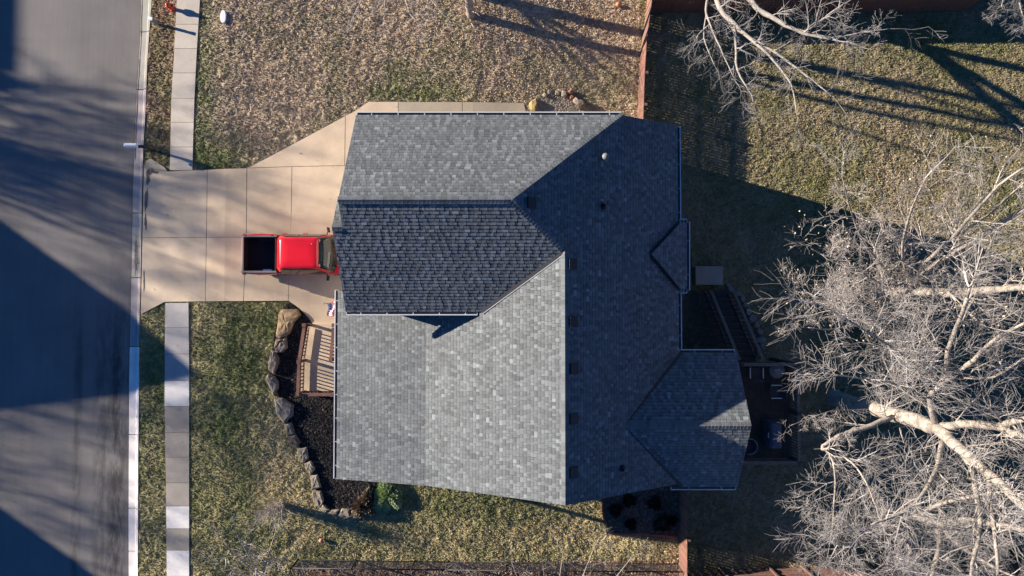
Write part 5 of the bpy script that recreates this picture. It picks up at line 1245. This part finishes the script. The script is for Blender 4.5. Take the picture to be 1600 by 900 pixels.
def bottom_trees():
    t = Tree(60); b = Vector((-11.4, -15.9, g(-11.4)))
    t.path([(b.x, b.y, b.z-.2), (b.x, b.y, 1.6), U(408, 905, 3.2)], [.12, .085, .06], lvl=-1, bumps=.02)
    for q in ((392, 868, 4.0), (352, 850, 4.4), (432, 826, 4.4), (372, 838, 4.6), (345, 888, 4.2), (362, 905, 4)): t.path([U(408, 905, 3.2), (Vector(U(*q))+Vector(U(408, 905, 3.2)))/2, U(*q)], [.04, .028, .014], L=1.1, every=.24, start=.2, lvl=1, rmin=.008)
    t.finish('small_tree', b, 'small bare tree with thin pale branches at the bottom edge of the front lawn', M['bark'], M['twigpale'])
    t = Tree(61); b = Vector((1.8, -16.8, 0))
    t.path([(b.x, b.y, -.2), (b.x, b.y, 2)], [.2, .16], lvl=-1)
    for q in ((930, 852, 4), (880, 862, 4), (800, 880, 4), (730, 890, 4.2), (980, 880, 4), (850, 900, 4), (700, 900, 4.2)): t.path([(b.x, b.y, 1.9), (Vector(U(*q))+b)/2+Vector((0, 0, .9)), U(*q)], [.05, .035, .014], L=1.2, every=.3, start=.4, lvl=1, rmin=.006)
    t.finish('small_tree', b, 'bare tree below the chain link fence sending fine twigs over it', M['barkdark'], M['twig'])
    t = Tree(62); b = Vector((-8.6, -17.0, .3))
    t.path([(b.x, b.y, -.2), (b.x, b.y, 2)], [.1, .08], lvl=-1)
    for q in ((465, 862, 3), (455, 890, 3), (520, 885, 3), (480, 905, 3.2)): t.path([(b.x, b.y, 1.9), (Vector(U(*q))+b)/2+Vector((0, 0, .6)), U(*q)], [.03, .02, .01], L=.9, every=.3, start=.4, lvl=1, rmin=.006)
    t.finish('small_tree', b, 'thin bare sapling at the corner of the chain link fence', M['barkdark'], M['twig2'])
    # many stemmed leafless shrub on the lawn beside the front bed
    t = Tree(63); b = G(438, 789)
    for k in range(70):
        a = t.r.uniform(0, 6.28); e = t.r.uniform(.05, .42); d = Vector((math.cos(a)*e, math.sin(a)*e*.7, 1)).normalized()
        t.grow(b+Vector((t.r.gauss(0, .08), t.r.gauss(0, .08), -.03)), d, t.r.uniform(1.2, 1.9), .017, 1, .006, .06, .0, .35, .8)
    T = t.finish('bare_shrub', b, 'wispy grey many stemmed leafless shrub on the lawn beside the front bed', M['barkdark'], M['twigpale']); T['category'] = 'shrub'
bottom_trees()
# ------------------------------------------------------------------ across the street: houses and trees that throw the long shadows on the road
def far_house(xr, yr, zr, ze_, hw, L, label, rot=0, chim=None):
    """gable house, ridge along x ending at (xr, yr) to the east (rot=0) or ridge along y"""
    r = empty('neighbour_house', (xr, yr, 0), rot, label, 'house', 'houses across the street'); m = MB()
    sl = (zr-ze_)/hw; 
    m.loft([[(x, -hw+.3, -.3), (x, -hw+.3, ze_+.05), (x, 0, zr-.3), (x, hw-.3, ze_+.05), (x, hw-.3, -.3)] for x in (-.3, -L+.3)]); m.build('wall', M['siding'], r, fixn=True)
    rf = MB()
    for s_ in (-1, 1): rf.loft([[(x, 0, zr), (x, s_*(hw+.2), ze_-.2*sl), (x, s_*(hw+.2), ze_-.2*sl-.15), (x, 0, zr-.15)] for x in (0, -L)])
    ro = rf.build('roof', M['roof_far'], r, fixn=True)
    if chim: m = MB(); m.box((chim[0], chim[1], zr), (.7, .7, 2.0)); m.build('chimney', M['brick'], ro)
    for y in (-hw*.5, hw*.5):
        m = MB(); m.box((-.27, y, 1.9), (.08, 1.2, 1.3)); w_ = m.build('window', M['trim'], r); m = MB(); m.box((-.22, y, 1.9), (.03, 1.0, 1.1)); m.build('pane', M['glass'], w_)
    m = MB(); m.box((-.27, 0, 1.1), (.08, 1.0, 2.2)); m.build('door', M['darkwood'], r)
    return r
TE = math.tan(math.radians(SUN_EL))
def src(px, py, z, zg=None):      # where something of height z must stand to throw its shadow on this photo point
    p = G(px, py); L = (z-p.z)/TE; return p.x-L*ca, p.y+L*sa
x, y = src(318, 588, 9.0); far_house(x, y, 9.0, 5.5, 5.0, 15, 'grey roofed house across the street, second from the bottom of the row')
x2, y2 = x, y-14.35; far_house(x2, y2, 9.0, 5.5, 5.0, 15, 'grey roofed house across the street, lowest of the row')
x, y = src(46, 139, 8.2); far_house(x, y, 8.2, 5.2, 4.2, 12, 'grey roofed house across the street with a smaller wing, near the top of the row')
x, y = src(31, 116, 8.4); h = far_house(x, y, 8.4, 5.2, 4.5, 14, 'cross gabled grey roofed house across the street, top of the row', rot=-math.pi/2)
def street_tree(px, py, zc, h, seed, label, dens=1.0, n=8, spreadr=.30, lean=0):
    """a bare tree whose crown centre (height zc) shades the photo point (px, py)"""
    x, y = src(px, py, zc); t = Tree(seed); b = Vector((x, y, 0))
    t.path([(x, y, -.2), (x, y, 1.8), (x+.15, y+.1, h*.33)], [.26, .2, .15], lvl=-1)
    for k in range(n):
        a = k*2*math.pi/n+t.r.uniform(-.3, .3); rad = t.r.uniform(.5, 1.0)*spreadr*h; z1 = h*t.r.uniform(.66, 1.0)
        t.path([(x+.15, y+.1, h*t.r.uniform(.28, .33)), (x+rad*.4*math.cos(a), y+rad*.4*math.sin(a), h*.52), (x+rad*math.cos(a), y+rad*math.sin(a), z1)], [.11, .075, .03], lvl=2, L=h*.25, every=.9, dens=dens, start=.25, rmin=.013)
    t.finish('street_tree', b, label, M['barkdark'], M['twigbrown'], 'bare trees across the street')
street_tree(60, 205, 8, 11.5, 71, 'bare tree across the street, first from the top', 1.0, 9, .30)
street_tree(110, 300, 9, 12.5, 72, 'bare tree across the street, second from the top', 1.0, 9, .32)
street_tree(10, 300, 10, 13.5, 73, 'bare tree across the street, third from the top', .9, 8, .30)
street_tree(60, 690, 11, 15, 74, 'bare tree across the street, fourth from the top', .9, 7)
street_tree(330, 590, 15, 18, 75, 'tall bare tree across the street, fifth from the top', .8, 5, .16)
street_tree(90, 810, 11, 14, 76, 'bare tree across the street, lowest of them', .8, 6)
street_tree(420, 640, 15, 17, 77, 'bare tree across the street, in front of the lower houses', .9, 6, .2)
street_tree(330, 350, 15, 18, 78, 'tall bare tree across the street, behind the first ones', .5, 5, .18)
